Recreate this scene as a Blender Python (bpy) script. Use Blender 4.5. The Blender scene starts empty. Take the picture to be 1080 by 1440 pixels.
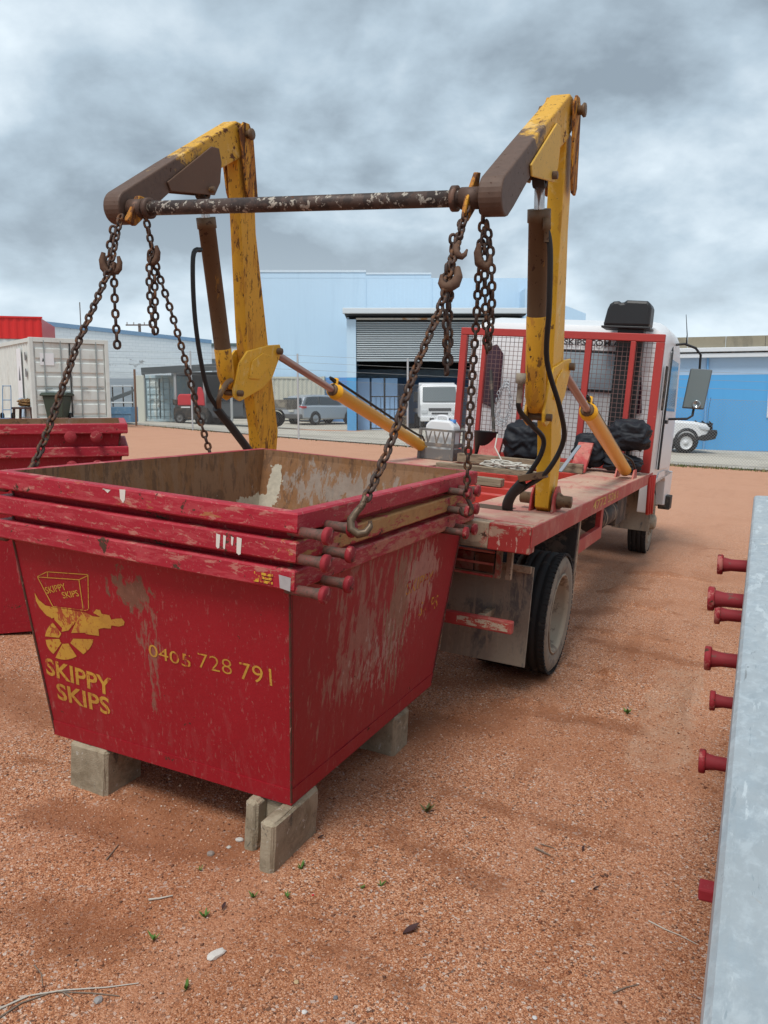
import bpy, bmesh, math, random
import numpy as np
from mathutils import Matrix, Vector
R_ = math.radians
random.seed(7); RNG = np.random.default_rng(7)
scn = bpy.context.scene
COL = scn.collection

# ------------------------------------------------------------------ camera, sky, sun, exposure
F_PX, CX, CY = 1160.0, 540.0, 720.0          # measured on the 1080 x 1440 photograph
PITCH = math.atan(160.0 / F_PX)
CAM = Vector((0, 0, 1.70))
cd = bpy.data.cameras.new('camera'); cam = bpy.data.objects.new('camera', cd); COL.objects.link(cam)
cam.location = CAM; cam.rotation_euler = (math.pi/2 - PITCH, 0, 0)
cd.sensor_fit = 'VERTICAL'; cd.sensor_height = 24.0; cd.lens = 24.0 * F_PX / 1440.0
cd.clip_start = 0.05; cd.clip_end = 3000
scn.camera = cam
SUN_EL, SUN_AZ = 60.0, 205.0
world = bpy.data.worlds.new('World'); scn.world = world; world.use_nodes = True
wt = world.node_tree; wt.nodes.clear()
def wn(t, **k):
    n = wt.nodes.new(t)
    for a, b in k.items(): setattr(n, a, b)
    return n
def wmath(op, a, b=None, c=None):
    n = wn('ShaderNodeMath', operation=op)
    for i, v in enumerate((a, b, c)):
        if v is None: continue
        if isinstance(v, (int, float)): n.inputs[i].default_value = v
        else: wt.links.new(v, n.inputs[i])
    return n.outputs[0]
sky = wn('ShaderNodeTexSky', sky_type='NISHITA', sun_disc=False, sun_elevation=R_(SUN_EL), sun_rotation=R_(SUN_AZ), dust_density=2.0)
bg1 = wn('ShaderNodeBackground'); wt.links.new(sky.outputs[0], bg1.inputs[0]); bg1.inputs[1].default_value = 0.10
tc = wn('ShaderNodeTexCoord'); sep = wn('ShaderNodeSeparateXYZ'); wt.links.new(tc.outputs['Generated'], sep.inputs[0])
zc = wmath('MAXIMUM', sep.outputs[2], 0.0)
zd = wmath('ADD', zc, 0.46)
comb = wn('ShaderNodeCombineXYZ')
wt.links.new(wmath('DIVIDE', sep.outputs[0], zd), comb.inputs[0]); wt.links.new(wmath('DIVIDE', sep.outputs[1], zd), comb.inputs[1])
def wnoise(scale, detail, rough, off, dist=0.0):
    mp = wn('ShaderNodeMapping'); wt.links.new(comb.outputs[0], mp.inputs[0]); mp.inputs['Location'].default_value = off
    n = wn('ShaderNodeTexNoise'); wt.links.new(mp.outputs[0], n.inputs['Vector'])
    n.inputs['Scale'].default_value = scale; n.inputs['Detail'].default_value = detail; n.inputs['Roughness'].default_value = rough; n.inputs['Distortion'].default_value = dist
    return n.outputs[0]
n1 = wnoise(1.10, 4, 0.5, (3.1, 7.4, 0), 0.2); n2 = wnoise(2.2, 6, 0.5, (1.3, 2.2, 4), 0.15); n3 = wnoise(2.2, 6, 0.5, (1.3, 2.30, 4), 0.15); n4 = wnoise(6.0, 6, 0.6, (5, 1, 2), 0.2)
bil = wmath('ABSOLUTE', wmath('SUBTRACT', wmath('MULTIPLY', n2, 2.0), 1.0))
cl = wmath('ADD', wmath('ADD', wmath('MULTIPLY', n1, 0.70), wmath('MULTIPLY', bil, 0.18)), wmath('ADD', wmath('MULTIPLY', wmath('SUBTRACT', n2, n3), 0.75), wmath('MULTIPLY', n4, 0.24)))
ramp = wn('ShaderNodeValToRGB'); wt.links.new(cl, ramp.inputs[0])
cr = ramp.color_ramp; cr.elements[0].position = 0.38; cr.elements[0].color = (0.195, 0.24, 0.28, 1)
cr.elements[1].position = 0.71; cr.elements[1].color = (0.62, 0.69, 0.735, 1)
e = cr.elements.new(0.50); e.color = (0.325, 0.40, 0.46, 1)
hz = wmath('POWER', wmath('SUBTRACT', 1.0, wmath('MINIMUM', wmath('MULTIPLY', zc, 3.4), 1.0)), 2.2)
mixh = wn('ShaderNodeMixRGB'); wt.links.new(wmath('MULTIPLY', hz, 0.7), mixh.inputs[0]); wt.links.new(ramp.outputs[0], mixh.inputs[1]); mixh.inputs[2].default_value = (0.58, 0.67, 0.74, 1)
bg2 = wn('ShaderNodeBackground'); wt.links.new(mixh.outputs[0], bg2.inputs[0]); bg2.inputs[1].default_value = 0.92
ms = wn('ShaderNodeMixShader'); ms.inputs[0].default_value = 0.94
wt.links.new(bg1.outputs[0], ms.inputs[1]); wt.links.new(bg2.outputs[0], ms.inputs[2])
wo = wn('ShaderNodeOutputWorld'); wt.links.new(ms.outputs[0], wo.inputs[0])
sd = bpy.data.lights.new('sun', 'SUN'); sd.energy = 1.5; sd.angle = R_(18); sd.color = (1.0, 0.965, 0.91)
sun = bpy.data.objects.new('sun', sd); COL.objects.link(sun)
a, el = R_(SUN_AZ), R_(SUN_EL)
sdir = Vector((math.sin(a)*math.cos(el), math.cos(a)*math.cos(el), math.sin(el)))
sun.rotation_euler = sdir.to_track_quat('Z', 'Y').to_euler(); sun.location = (0, 0, 30)
scn.view_settings.view_transform = 'Standard'; scn.view_settings.look = 'None'
scn.view_settings.gamma = 1.0; scn.view_settings.use_curve_mapping = False
scn.view_settings.exposure = 0.78

scn.cycles.max_bounces = 5; scn.cycles.diffuse_bounces = 3; scn.cycles.glossy_bounces = 2
# ------------------------------------------------------------------ measured frames
def V3(t): return Vector(t)
cp, sp = math.cos(PITCH), math.sin(PITCH)
def ray(x, y):
    a, b, c = x-CX, y-CY, F_PX
    return Vector((a, -sp*b + cp*c, -cp*b - sp*c))
def W(x, y, Y):                    # photograph point standing Y metres ahead -> world
    r = ray(x, y); return CAM + r*(Y/r.y)
def Zat(y, Y, x=540): return W(x, y, Y).z
class Frame:
    def __init__(s, vp, T0, H):
        s.L = ray(*vp).normalized(); t = T0 - T0.dot(s.L)*s.L; s.T = t.normalized(); s.U = s.T.cross(s.L); s.H = H
        s.O = CAM - s.U*H
        s.M = Matrix(((s.T.x, s.L.x, s.U.x, s.O.x), (s.T.y, s.L.y, s.U.y, s.O.y), (s.T.z, s.L.z, s.U.z, s.O.z), (0, 0, 0, 1)))
    def w(s, p): return s.M @ Vector(p)
    def at(s, x, y, ax, v):        # photo ray meets plane ax = v of the frame
        r = ray(x, y); d = (s.T, s.L, s.U)[ax]; k = (v - (s.H if ax == 2 else 0))/r.dot(d); P = CAM + r*k
        return s.M.inverted() @ P
    def base(s, p): return s.M @ Matrix.Translation(p)
T0 = -ray(-2153, 358).normalized()
BF = Frame((1060, 572), T0, 1.70)          # the skip on its blocks
TF = Frame((1075, 592), BF.T, 1.6286)      # the truck

# ------------------------------------------------------------------ mesh helpers
class MB:
    def __init__(s): s.v = []; s.f = []; s.m = []; s.sm = []
    def add(s, vs, fs, mi=0, smooth=False):
        o = len(s.v); s.v += [tuple(p) for p in vs]
        for f in fs: s.f.append(tuple(i+o for i in f)); s.m.append(mi); s.sm.append(smooth)
        return s
    def box(s, x0, x1, y0, y1, z0, z1, mi=0):
        v = [(x0,y0,z0),(x1,y0,z0),(x1,y1,z0),(x0,y1,z0),(x0,y0,z1),(x1,y0,z1),(x1,y1,z1),(x0,y1,z1)]
        return s.add(v, [(3,2,1,0),(4,5,6,7),(0,1,5,4),(1,2,6,5),(2,3,7,6),(3,0,4,7)], mi)
    def obox(s, c, ax, ay, az, mi=0):       # oriented box by half vectors
        c, ax, ay, az = map(Vector, (c, ax, ay, az)); v = []
        for k in (-1, 1):
            for i, j in ((-1,-1),(1,-1),(1,1),(-1,1)): v.append(c + ax*i + ay*j + az*k)
        return s.add(v, [(3,2,1,0),(4,5,6,7),(0,1,5,4),(1,2,6,5),(2,3,7,6),(3,0,4,7)], mi)
    def bar(s, p, q, w, h, up=(0,0,1), mi=0):  # rectangular bar from p to q
        p, q = Vector(p), Vector(q); d = (q-p); l = d.length; d.normalize(); u = Vector(up)
        if abs(d.dot(u)) > .98: u = Vector((0,1,0))
        sx = d.cross(u).normalized(); u = sx.cross(d)
        return s.obox((p+q)/2, sx*w/2, d*l/2, u*h/2, mi)
    def prism(s, poly, x0, x1, axis=0, mi=0):  # polygon in the two other axes, extruded along axis
        n = len(poly)
        def P(t, a, b): return ((t,a,b),(a,t,b),(a,b,t))[axis]
        v = [P(x0,*p) for p in poly] + [P(x1,*p) for p in poly]
        f = [tuple(range(n)), tuple(range(2*n-1, n-1, -1))] + [(i, i+n, (i+1)%n+n, (i+1)%n) for i in range(n)]
        return s.add(v, f, mi)
    def tube(s, pts, r, n=8, mi=0, cap=True, smooth=True, radii=None):
        pts = [Vector(p) for p in pts]; m = len(pts); rings = []
        t = (pts[1]-pts[0]).normalized(); u = Vector((0,0,1)) if abs(t.z) < .9 else Vector((1,0,0))
        u = (u - t*u.dot(t)).normalized()
        for i, p in enumerate(pts):
            t = ((pts[min(i+1,m-1)] - pts[max(i-1,0)])).normalized(); u = (u - t*u.dot(t)).normalized(); w = t.cross(u)
            rr = radii[i] if radii else r
            rings.append([p + (u*math.cos(2*math.pi*k/n) + w*math.sin(2*math.pi*k/n))*rr for k in range(n)])
        v = [q for g in rings for q in g]; f = []
        for i in range(m-1):
            for k in range(n): f.append((i*n+k, i*n+(k+1)%n, (i+1)*n+(k+1)%n, (i+1)*n+k))
        s.add(v, f, mi, smooth)
        if cap: s.add(rings[0], [tuple(range(n-1,-1,-1))], mi); s.add(rings[-1], [tuple(range(n))], mi)
        return s
    def lathe(s, prof, c, axis=(1,0,0), n=28, mi=0, smooth=True):   # prof: (along, radius)
        a = Vector(axis).normalized(); u = a.orthogonal().normalized(); w = a.cross(u); c = Vector(c); v = []; f = []
        for (h, r) in prof:
            for k in range(n): v.append(c + a*h + (u*math.cos(2*math.pi*k/n) + w*math.sin(2*math.pi*k/n))*r)
        for i in range(len(prof)-1):
            for k in range(n): f.append((i*n+k, i*n+(k+1)%n, (i+1)*n+(k+1)%n, (i+1)*n+k))
        return s.add(v, f, mi, smooth)
    def grid(s, P, nu, nv, mi=0, smooth=True):      # P(i,j)
        v = [P(i, j) for j in range(nv) for i in range(nu)]
        f = [(j*nu+i, j*nu+i+1, (j+1)*nu+i+1, (j+1)*nu+i) for j in range(nv-1) for i in range(nu-1)]
        return s.add(v, f, mi, smooth)
    def mesh(s, name, mats):
        me = bpy.data.meshes.new(name); me.from_pydata(s.v, [], s.f); me.update()
        for m in mats: me.materials.append(m)
        me.polygons.foreach_set('material_index', s.m); me.polygons.foreach_set('use_smooth', s.sm)
        return me
    def build(s, name, mats, parent=None, bevel=0, off=None, kind=None, fix=True):
        if not isinstance(mats, (list, tuple)): mats = [mats]
        if off is None: off = ORG.get(parent.name if parent else None, None)
        if off is not None:
            o3 = off; s.v = [(p[0]-o3[0], p[1]-o3[1], p[2]-o3[2]) for p in s.v]
        me = s.mesh(name, mats)
        if fix:
            b = bmesh.new(); b.from_mesh(me); bmesh.ops.recalc_face_normals(b, faces=b.faces); b.to_mesh(me); b.free()
        o = bpy.data.objects.new(name, me); COL.objects.link(o)
        if parent is not None:
            o.parent = parent; ORG[o.name] = ORG.get(parent.name, (0,0,0))
        if bevel:
            md = o.modifiers.new('bevel', 'BEVEL'); md.width = bevel; md.segments = 2; md.limit_method = 'ANGLE'; md.angle_limit = R_(40)
            md.harden_normals = False
        if kind: o['kind'] = kind
        return o
ORG = {}
def tag(o, label, cat, group=None):
    o['label'] = label; o['category'] = cat
    if group: o['group'] = group
    return o
def thing(name, label, cat, M=None, org=(0,0,0), group=None):
    """Empty at the base of a thing; M places its frame, org is where the base lies in the coordinates its parts are written in."""
    o = bpy.data.objects.new(name, None); COL.objects.link(o); o.empty_display_size = .2
    M = M or Matrix.Identity(4)
    o.matrix_world = M @ Matrix.Translation(org)
    ORG[o.name] = org
    return tag(o, label, cat, group)
def struct(o): o['kind'] = 'structure'; return o
def copy_tree(o, parent=None):
    c = o.copy(); COL.objects.link(c)
    ORG[c.name] = ORG.get(o.name, (0,0,0))
    if parent is not None: c.parent = parent
    for ch in o.children: copy_tree(ch, c)
    return c

# ------------------------------------------------------------------ materials
def newmat(name):
    m = bpy.data.materials.new(name); m.use_nodes = True; t = m.node_tree; t.nodes.clear()
    out = t.nodes.new('ShaderNodeOutputMaterial'); b = t.nodes.new('ShaderNodeBsdfPrincipled'); t.links.new(b.outputs[0], out.inputs[0])
    return m, t, b
class NT:
    def __init__(s, t): s.t = t
    def n(s, ty, **k):
        x = s.t.nodes.new(ty)
        for a, b in k.items(): setattr(x, a, b)
        return x
    def l(s, a, b): s.t.links.new(a, b)
    def put(s, sock, v):
        if isinstance(v, (int, float)): sock.default_value = v
        elif isinstance(v, (tuple, list)): sock.default_value = tuple(v) + ((1,) if len(v) == 3 and len(sock.default_value) == 4 else ())
        else: s.l(v, sock)
    def math(s, op, a, b=0.0, clamp=False):
        x = s.n('ShaderNodeMath', operation=op, use_clamp=clamp); s.put(x.inputs[0], a); s.put(x.inputs[1], b); return x.outputs[0]
    def mix(s, f, a, b, mode='MIX'):
        x = s.n('ShaderNodeMixRGB', blend_type=mode); s.put(x.inputs[0], f); s.put(x.inputs[1], a); s.put(x.inputs[2], b); return x.outputs[0]
    def pos(s, kind='world'):
        if kind == 'world': return s.n('ShaderNodeNewGeometry').outputs['Position']
        return s.n('ShaderNodeTexCoord').outputs['Object']
    def map(s, vec, scale, loc=(0,0,0), rot=(0,0,0)):
        x = s.n('ShaderNodeMapping'); s.l(vec, x.inputs[0]); s.put(x.inputs['Scale'], scale if not isinstance(scale, (int,float)) else (scale,)*3)
        s.put(x.inputs['Location'], loc); s.put(x.inputs['Rotation'], rot); return x.outputs[0]
    def noise(s, vec, scale, detail=5, rough=.55, dist=0., loc=(0,0,0)):
        v = s.map(vec, scale, loc); x = s.n('ShaderNodeTexNoise'); s.l(v, x.inputs['Vector'])
        x.inputs['Scale'].default_value = 1; x.inputs['Detail'].default_value = detail; x.inputs['Roughness'].default_value = rough; x.inputs['Distortion'].default_value = dist
        return x.outputs[0]
    def step(s, v, a, w):
        x = s.n('ShaderNodeMapRange', interpolation_type='SMOOTHSTEP'); s.put(x.inputs[0], v); x.inputs[1].default_value = a; x.inputs[2].default_value = a+w
        return x.outputs[0]
MATS = {}
def weather(name, base, rough=.55, metal=0., layers=(), var=.18, bump=.15, bscale=60., coord='object', spec=.4):
    """Painted or bare surface with paint variation, then wear layers (colour, scale, threshold, softness, options)."""
    if name in MATS: return MATS[name]
    m, t, b = newmat(name); N = NT(t); p = N.pos(coord)
    loc = (sum(map(ord, name)) % 17, len(name), 3.3)
    c = N.mix(N.noise(p, 3.1, 4, .6, 0, loc), tuple(v*(1-var) for v in base), tuple(min(1, v*(1+var)) for v in base))
    c = N.mix(N.math('MULTIPLY', N.noise(p, 45., 3, .6, 0, loc), .5), c, tuple(v*(1-var*1.3) for v in base))
    r = rough; bh = N.noise(p, bscale, 3, .6, 0, loc)
    for i, (col, sc, thr, soft, *op) in enumerate(layers):
        op = op[0] if op else {}
        nz = N.noise(p, sc, op.get('detail', 6), op.get('rough_n', .70), op.get('dist', .3), (i*5.7+loc[0], 2.1*i, loc[1]))
        if 'center' in op:
            d = N.n('ShaderNodeVectorMath', operation='SUBTRACT'); N.l(p, d.inputs[0]); d.inputs[1].default_value = op['center']
            dv = N.n('ShaderNodeVectorMath', operation='DIVIDE'); N.l(d.outputs[0], dv.inputs[0]); dv.inputs[1].default_value = op['radius']
            ln = N.n('ShaderNodeVectorMath', operation='LENGTH'); N.l(dv.outputs[0], ln.inputs[0])
            nz = N.math('ADD', nz, N.math('MULTIPLY', N.math('SUBTRACT', 1.0, ln.outputs['Value']), op.get('k', .45)))
        f = N.math('MULTIPLY', N.step(nz, thr-.012, soft*.55), op.get('amount', 1.0))
        cc = N.mix(N.noise(p, 30., 4, .6, 0, (i, 4, 9)), tuple(v*.65 for v in col), tuple(min(1, v*1.3) for v in col))
        c = N.mix(f, c, cc)
        if 'rough' in op: r = N.math('ADD', N.math('MULTIPLY', f, op['rough']), N.math('MULTIPLY', N.math('SUBTRACT', 1., f), r))
    N.put(b.inputs['Base Color'], c); N.put(b.inputs['Roughness'], r); b.inputs['Metallic'].default_value = metal
    b.inputs['Specular IOR Level'].default_value = spec
    if bump:
        x = N.n('ShaderNodeBump'); x.inputs['Strength'].default_value = bump; x.inputs['Distance'].default_value = .004; N.l(bh, x.inputs['Height']); N.l(x.outputs[0], b.inputs['Normal'])
    MATS[name] = m; return m
def plain(name, base, rough=.6, metal=0., var=.08, spec=.4, bump=.05): return weather(name, base, rough, metal, (), var, bump, 60., 'object', spec)
RUST = (.13, .052, .022); DRUST = (.07, .034, .02); DUST = (.36, .235, .16); SCUFF = (.42, .24, .19)
RED = (.33, .009, .019)
FR = (.43, .045, .038)
m_red = weather('skip_red_paint', RED, .52, 0, [
    ((.30, .012, .02), 2.2, .5, .25, {'amount': .6}),
    (SCUFF, (26, 26, 5), .64, .07, {'amount': .30, 'rough': .8}),
    ((.5, .28, .22), (60, 60, 14), .69, .04, {'amount': .6, 'rough': .8}),
    ((.40, .20, .17), (90, 90, 30), .60, .10, {'amount': .28, 'rough': .8}),
    ((.45, .30, .24), 130., .69, .03, {'amount': .7}),
    (DRUST, 9., .66, .05, {'rough': .9}),
    ((.27, .115, .075), 7., .70, .06, {'amount': .7, 'rough': .9})], spec=.35)
RIMBASE = [
    ((.46, .07, .08), (7, 7, 40), .50, .2, {'amount': .5}),
    ((.45, .25, .2), 90., .62, .05, {'amount': .5}),
    ((.50, .25, .19), (9, 9, 30), .57, .12, {'amount': .55, 'rough': .8}),
    (DRUST, 14., .63, .06, {'rough': .9})]
m_rim_o = weather('ochre_scraped_rim', (.36, .013, .028), .55, 0, RIMBASE + [((.42, .25, .085), (40, 8, 40), .50, .16, {'center': (.66, .05, .87), 'radius': (.10, .80, .3), 'k': .16, 'rough': .85, 'amount': .8})], spec=.35)
m_rim_l = weather('part_scraped_rim', (.36, .013, .028), .55, 0, RIMBASE + [((.45, .20, .12), (40, 8, 40), .54, .16, {'center': (.66, .1, .87), 'radius': (.10, .80, .3), 'k': .10, 'rough': .85, 'amount': .7})], spec=.35)
m_rim = weather('skip_rim_paint', (.38, .013, .030), .55, 0, [
    ((.46, .07, .08), (7, 7, 40), .50, .2, {'amount': .5}),
    ((.45, .25, .2), 90., .62, .05, {'amount': .5}),
    ((.50, .25, .19), (9, 9, 30), .57, .12, {'amount': .55, 'rough': .8}),
    ((.36, .19, .06), (5, 5, 22), .64, .08, {'amount': .65, 'rough': .85}),
    (DRUST, 14., .63, .06, {'rough': .9})], spec=.35)
m_inside = weather('rusted_skip_inside', (.25, .14, .08), .9, 0, [
    ((.21, .10, .045), (8, 8, 2.5), .48, .16, {'amount': .8}),
    ((.30, .235, .20), (22, 22, 6), .60, .10, {'amount': .55}),
    (DRUST, 4., .56, .1, {'amount': .8}),
    ((.55, .50, .40), 40., .71, .03, {})], bump=.4)
m_yellow = weather('yellow_arm_paint', (.80, .43, .030), .5, 0, [
    ((.84, .58, .22), 6., .54, .2, {'amount': .6}),
    ((.50, .22, .03), (14, 14, 4), .62, .10, {'rough': .8, 'amount': .6}),
    (RUST, (30, 30, 12), .64, .05, {'rough': .9, 'amount': .85}),
    (DRUST, 80., .66, .03, {'rough': .9})], spec=.35)
m_yrust = weather('rusted_yellow_paint', (.62, .29, .022), .6, 0, [
    ((.40, .16, .03), (20, 20, 3), .44, .12, {'rough': .85}), (RUST, (26, 26, 5), .52, .07, {'rough': .9}), (DRUST, (55, 55, 20), .58, .04, {'rough': .9})], spec=.3)
m_yclean = weather('yellow_cylinder_paint', (.86, .41, .018), .35, 0, [(DRUST, 20., .71, .03, {'rough': .8}), ((.9, .52, .10), 8., .62, .1, {'amount': .4})])
m_jib = weather('worn_jib_steel', (.10, .058, .042), .62, .15, [
    ((.20, .105, .07), 9., .56, .12, {'amount': .8}), ((.05, .03, .024), 26., .6, .06, {})])
m_bar = weather('worn_crossbar_steel', (.095, .062, .05), .55, .2, [
    ((.05, .035, .03), 12., .5, .1, {}), ((.46, .42, .36), (30, 12, 30), .585, .06, {'rough': .85}), (RUST, 18., .66, .05, {'rough': .9})])
m_cyl = weather('brown_cylinder', (.14, .08, .04), .55, .1, [((.40, .20, .03), (14, 14, 3), .62, .08, {'amount': .6}), (DRUST, 22., .6, .06, {'rough': .8})])
m_chain = weather('rusty_chain_steel', (.075, .045, .034), .62, .35, [((.19, .09, .045), 30., .52, .12, {'rough': .85}), ((.05, .04, .035), 60., .55, .1, {})], coord='world')
m_chrome = plain('polished_rod', (.55, .5, .48), .25, .85)
m_truckred = weather('truck_tray_paint', (.42, .045, .042), .55, 0, [
    ((.52, .20, .155), 3.2, .47, .25, {'amount': .75, 'rough': .75}), (DUST, 7., .60, .16, {'amount': .7, 'rough': .9}),
    (SCUFF, (50, 6, 50), .64, .05, {'amount': .6}), (RUST, 15., .67, .05, {'rough': .9})])
m_deck = weather('dusty_tray_deck', (.52, .22, .175), .7, 0, [
    ((.52, .355, .255), 2.1, .42, .26, {'amount': .85, 'rough': .9}), ((.42, .06, .05), (9, 3, 9), .60, .10, {'amount': .5}), (RUST, 13., .66, .06, {'rough': .9})])
m_frame = weather('headboard_red_paint', FR, .5, 0, [((.62, .20, .12), 9., .66, .08, {'amount': .6}), (RUST, 26., .71, .04, {'rough': .9})])
m_grime = weather('grimy_tail_beam', (.26, .19, .13), .85, 0, [((.40, .30, .21), 8., .48, .15, {}), ((.36, .05, .04), 6., .60, .08, {'amount': .7}), (DRUST, 14., .62, .08, {})])
m_tyre = weather('tyre_rubber', (.022, .021, .021), .85, 0, [((.17, .135, .11), 6., .58, .2, {'amount': .45})], bump=.3)
m_side = weather('dusty_tyre_wall', (.25, .21, .165), .9, 0, [((.09, .08, .07), 9., .56, .12, {'amount': .6})], bump=.3)
m_wheel = weather('dusty_wheel_rim', (.35, .29, .215), .7, 0, [((.2, .15, .11), 10., .5, .15, {}), (RUST, 18., .66, .06, {})])
m_flap = weather('dusty_mud_flap', (.30, .255, .20), .85, 0, [((.10, .10, .10), (4, 4, 2.0), .50, .16, {'rough': .7, 'amount': .85}), ((.34, .275, .205), (30, 30, 3), .55, .10, {'amount': .8}), ((.26, .21, .16), 40., .55, .1, {'amount': .5})])
m_black = plain('black_plastic', (.018, .019, .021), .45)
m_rubber = plain('black_rubber_hose', (.015, .014, .014), .5)
m_dark = weather('dark_chassis', (.035, .03, .027), .7, 0, [((.17, .12, .085), 7., .52, .15, {'amount': .7})])
m_white = weather('white_cab_paint', (.76, .77, .78), .35, 0, [((.55, .5, .45), 5., .62, .15, {'amount': .5})], var=.04)
m_glass = plain('tinted_glass', (.06, .075, .085), .08, 0, .05, .6, 0)
m_gal = weather('galvanised_steel', (.47, .505, .52), .40, .4, [
    ((.36, .42, .46), (30, 12, 30), .42, .5, {'amount': .6, 'rough': .5}), ((.64, .69, .71), (60, 30, 60), .46, .4, {'amount': .5}), ((.60, .62, .61), (5, 1.2, 5), .5, .4, {'amount': .4}), ((.22, .24, .25), (16, 3, 16), .68, .04, {'amount': .7}), ((.66, .70, .71), (30, 5, 30), .58, .10, {'amount': .7}), ((.30, .35, .38), (70, 9, 70), .63, .04, {'amount': .6}),
    ((.42, .33, .25), 6., .66, .05, {'amount': .6, 'rough': .8}), ((.16, .15, .14), (60, 4, 60), .66, .05, {'amount': .6}), ((.75, .72, .62), 7., .74, .02, {'rough': .8})], bump=.25)
m_pin = weather('pin_red_paint', (.30, .018, .027), .72, 0, [((.5, .2, .16), 20., .55, .1, {'amount': .6}), (DRUST, 32., .60, .06, {'rough': .9})])
m_pinshaft = weather('pin_shaft', (.17, .075, .06), .6, .1, [((.10, .065, .05), 26., .5, .14, {'rough': .8}), ((.3, .04, .045), 14., .6, .1, {})])
m_concrete = weather('concrete_block', (.37, .31, .22), .95, 0, [((.17, .13, .08), 5., .46, .40, {'amount': .8}), ((.50, .48, .43), 26., .62, .06, {'amount': .7}), ((.13, .115, .09), 15., .62, .08, {})], bump=.9, bscale=140.)
m_stencil = weather('worn_yellow_stencil', (.58, .32, .045), .7, 0, [(RED, (24, 24, 10), .585, .06, {'amount': .8}), (RED, 70., .58, .06, {'amount': .7}), ((.42, .2, .04), 5., .5, .2, {'amount': .5})])
m_stencil2 = weather('faded_yellow_stencil', (.55, .26, .035), .6, 0, [(RED, (30, 30, 10), .49, .07, {})])
m_timber = weather('weathered_timber', (.30, .23, .155), .85, 0, [((.17, .125, .085), (3, 40, 40), .5, .12, {}), ((.40, .32, .22), (2, 26, 26), .6, .1, {'amount': .7})])
m_tarp = plain('black_tarpaulin', (.014, .016, .022), .6, 0, .3, .3, .25)

# ------------------------------------------------------------------ ground
CTRL = []
def plane_z(fr, x, y):             # height of a frame's ground plane above a plan position
    n = fr.U; return fr.O.z - ((x-fr.O.x)*n.x + (y-fr.O.y)*n.y)/n.z
for (x, y) in ((-3,1),(-1.2,1),(0,1),(2.2,1),(-2.6,3),(-1,3),(.5,3),(2.4,3),(-3.6,5),(-4.8,3)): CTRL.append((x, y, plane_z(BF, x, y)))
for p in ((-1,4.9,0),(-3.1,4.9,0),(-1.05,10,0),(-3.05,10,0),(.4,7,0),(-2,7.4,0)):
    q = TF.w(p); CTRL.append(tuple(q))
FENCE = [(150, 597, 31), (271, 606, 29), (420, 618, 27), (573, 629, 26), (745, 641, 25), (910, 653, 24), (1090, 664, 23), (1300, 676, 22)]
for (x, y, Y) in FENCE + [(100,593,27.5),(440,597,47.5),(620,603,41),(494,609,42),(980,641,30),(1010,635,33),(30,588,45),(200,592,36),(320,587,55),(700,598,54),(1200,640,31),(-120,590,30)]:
    CTRL.append(tuple(W(x, y, Y)))
for (x, y) in ((-14,8),(-10,2)): CTRL.append((x, y, .75))
CT = np.array(CTRL)
def _k(d2): return np.where(d2 > 1e-9, d2*np.log(np.maximum(d2, 1e-9)), 0)
_n = len(CT); _A = np.zeros((_n+3, _n+3))
_d2 = ((CT[:,None,:2]-CT[None,:,:2])**2).sum(-1)
_A[:_n,:_n] = _k(_d2) + np.eye(_n)*25.0
_A[:_n,_n:] = np.c_[np.ones(_n), CT[:,:2]]; _A[_n:,:_n] = _A[:_n,_n:].T
_s = np.linalg.solve(_A, np.r_[CT[:,2], 0, 0, 0])
def terrain(x, y):
    x = np.asarray(x, float); y = np.asarray(y, float); xs = np.clip(x, -22, 22); ys = np.clip(y, -2, 58)
    r = np.zeros(np.broadcast(x, y).shape) + _s[_n] + _s[_n+1]*xs + _s[_n+2]*ys
    for i in range(_n): r = r + _s[i]*_k((xs-CT[i,0])**2 + (ys-CT[i,1])**2)
    return r
def gz(x, y): return float(terrain(x, y) + relief(x, y))
def _bp(x, y):
    r = ray(x, y); k = -BF.H/r.dot(BF.U); q = CAM + r*k; return (q.x, q.y)
RIDGE = [(*_bp(*a), *_bp(*b), h, w) for a, b, h, w in (((790,928),(925,968),.030,.035), ((860,842),(940,856),.03,.04), ((985,930),(945,1078),.022,.035), ((690,1008),(560,1004),-.02,.06), ((820,880),(960,905),.02,.05), ((880,800),(1000,812),.03,.06), ((840,825),(905,822),.025,.05), ((700,985),(770,992),.02,.04), ((920,1085),(1010,1110),.015,.03), ((760,1000),(880,1020),-.012,.09), ((70,1140),(330,1190),-.015,.12))]
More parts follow.
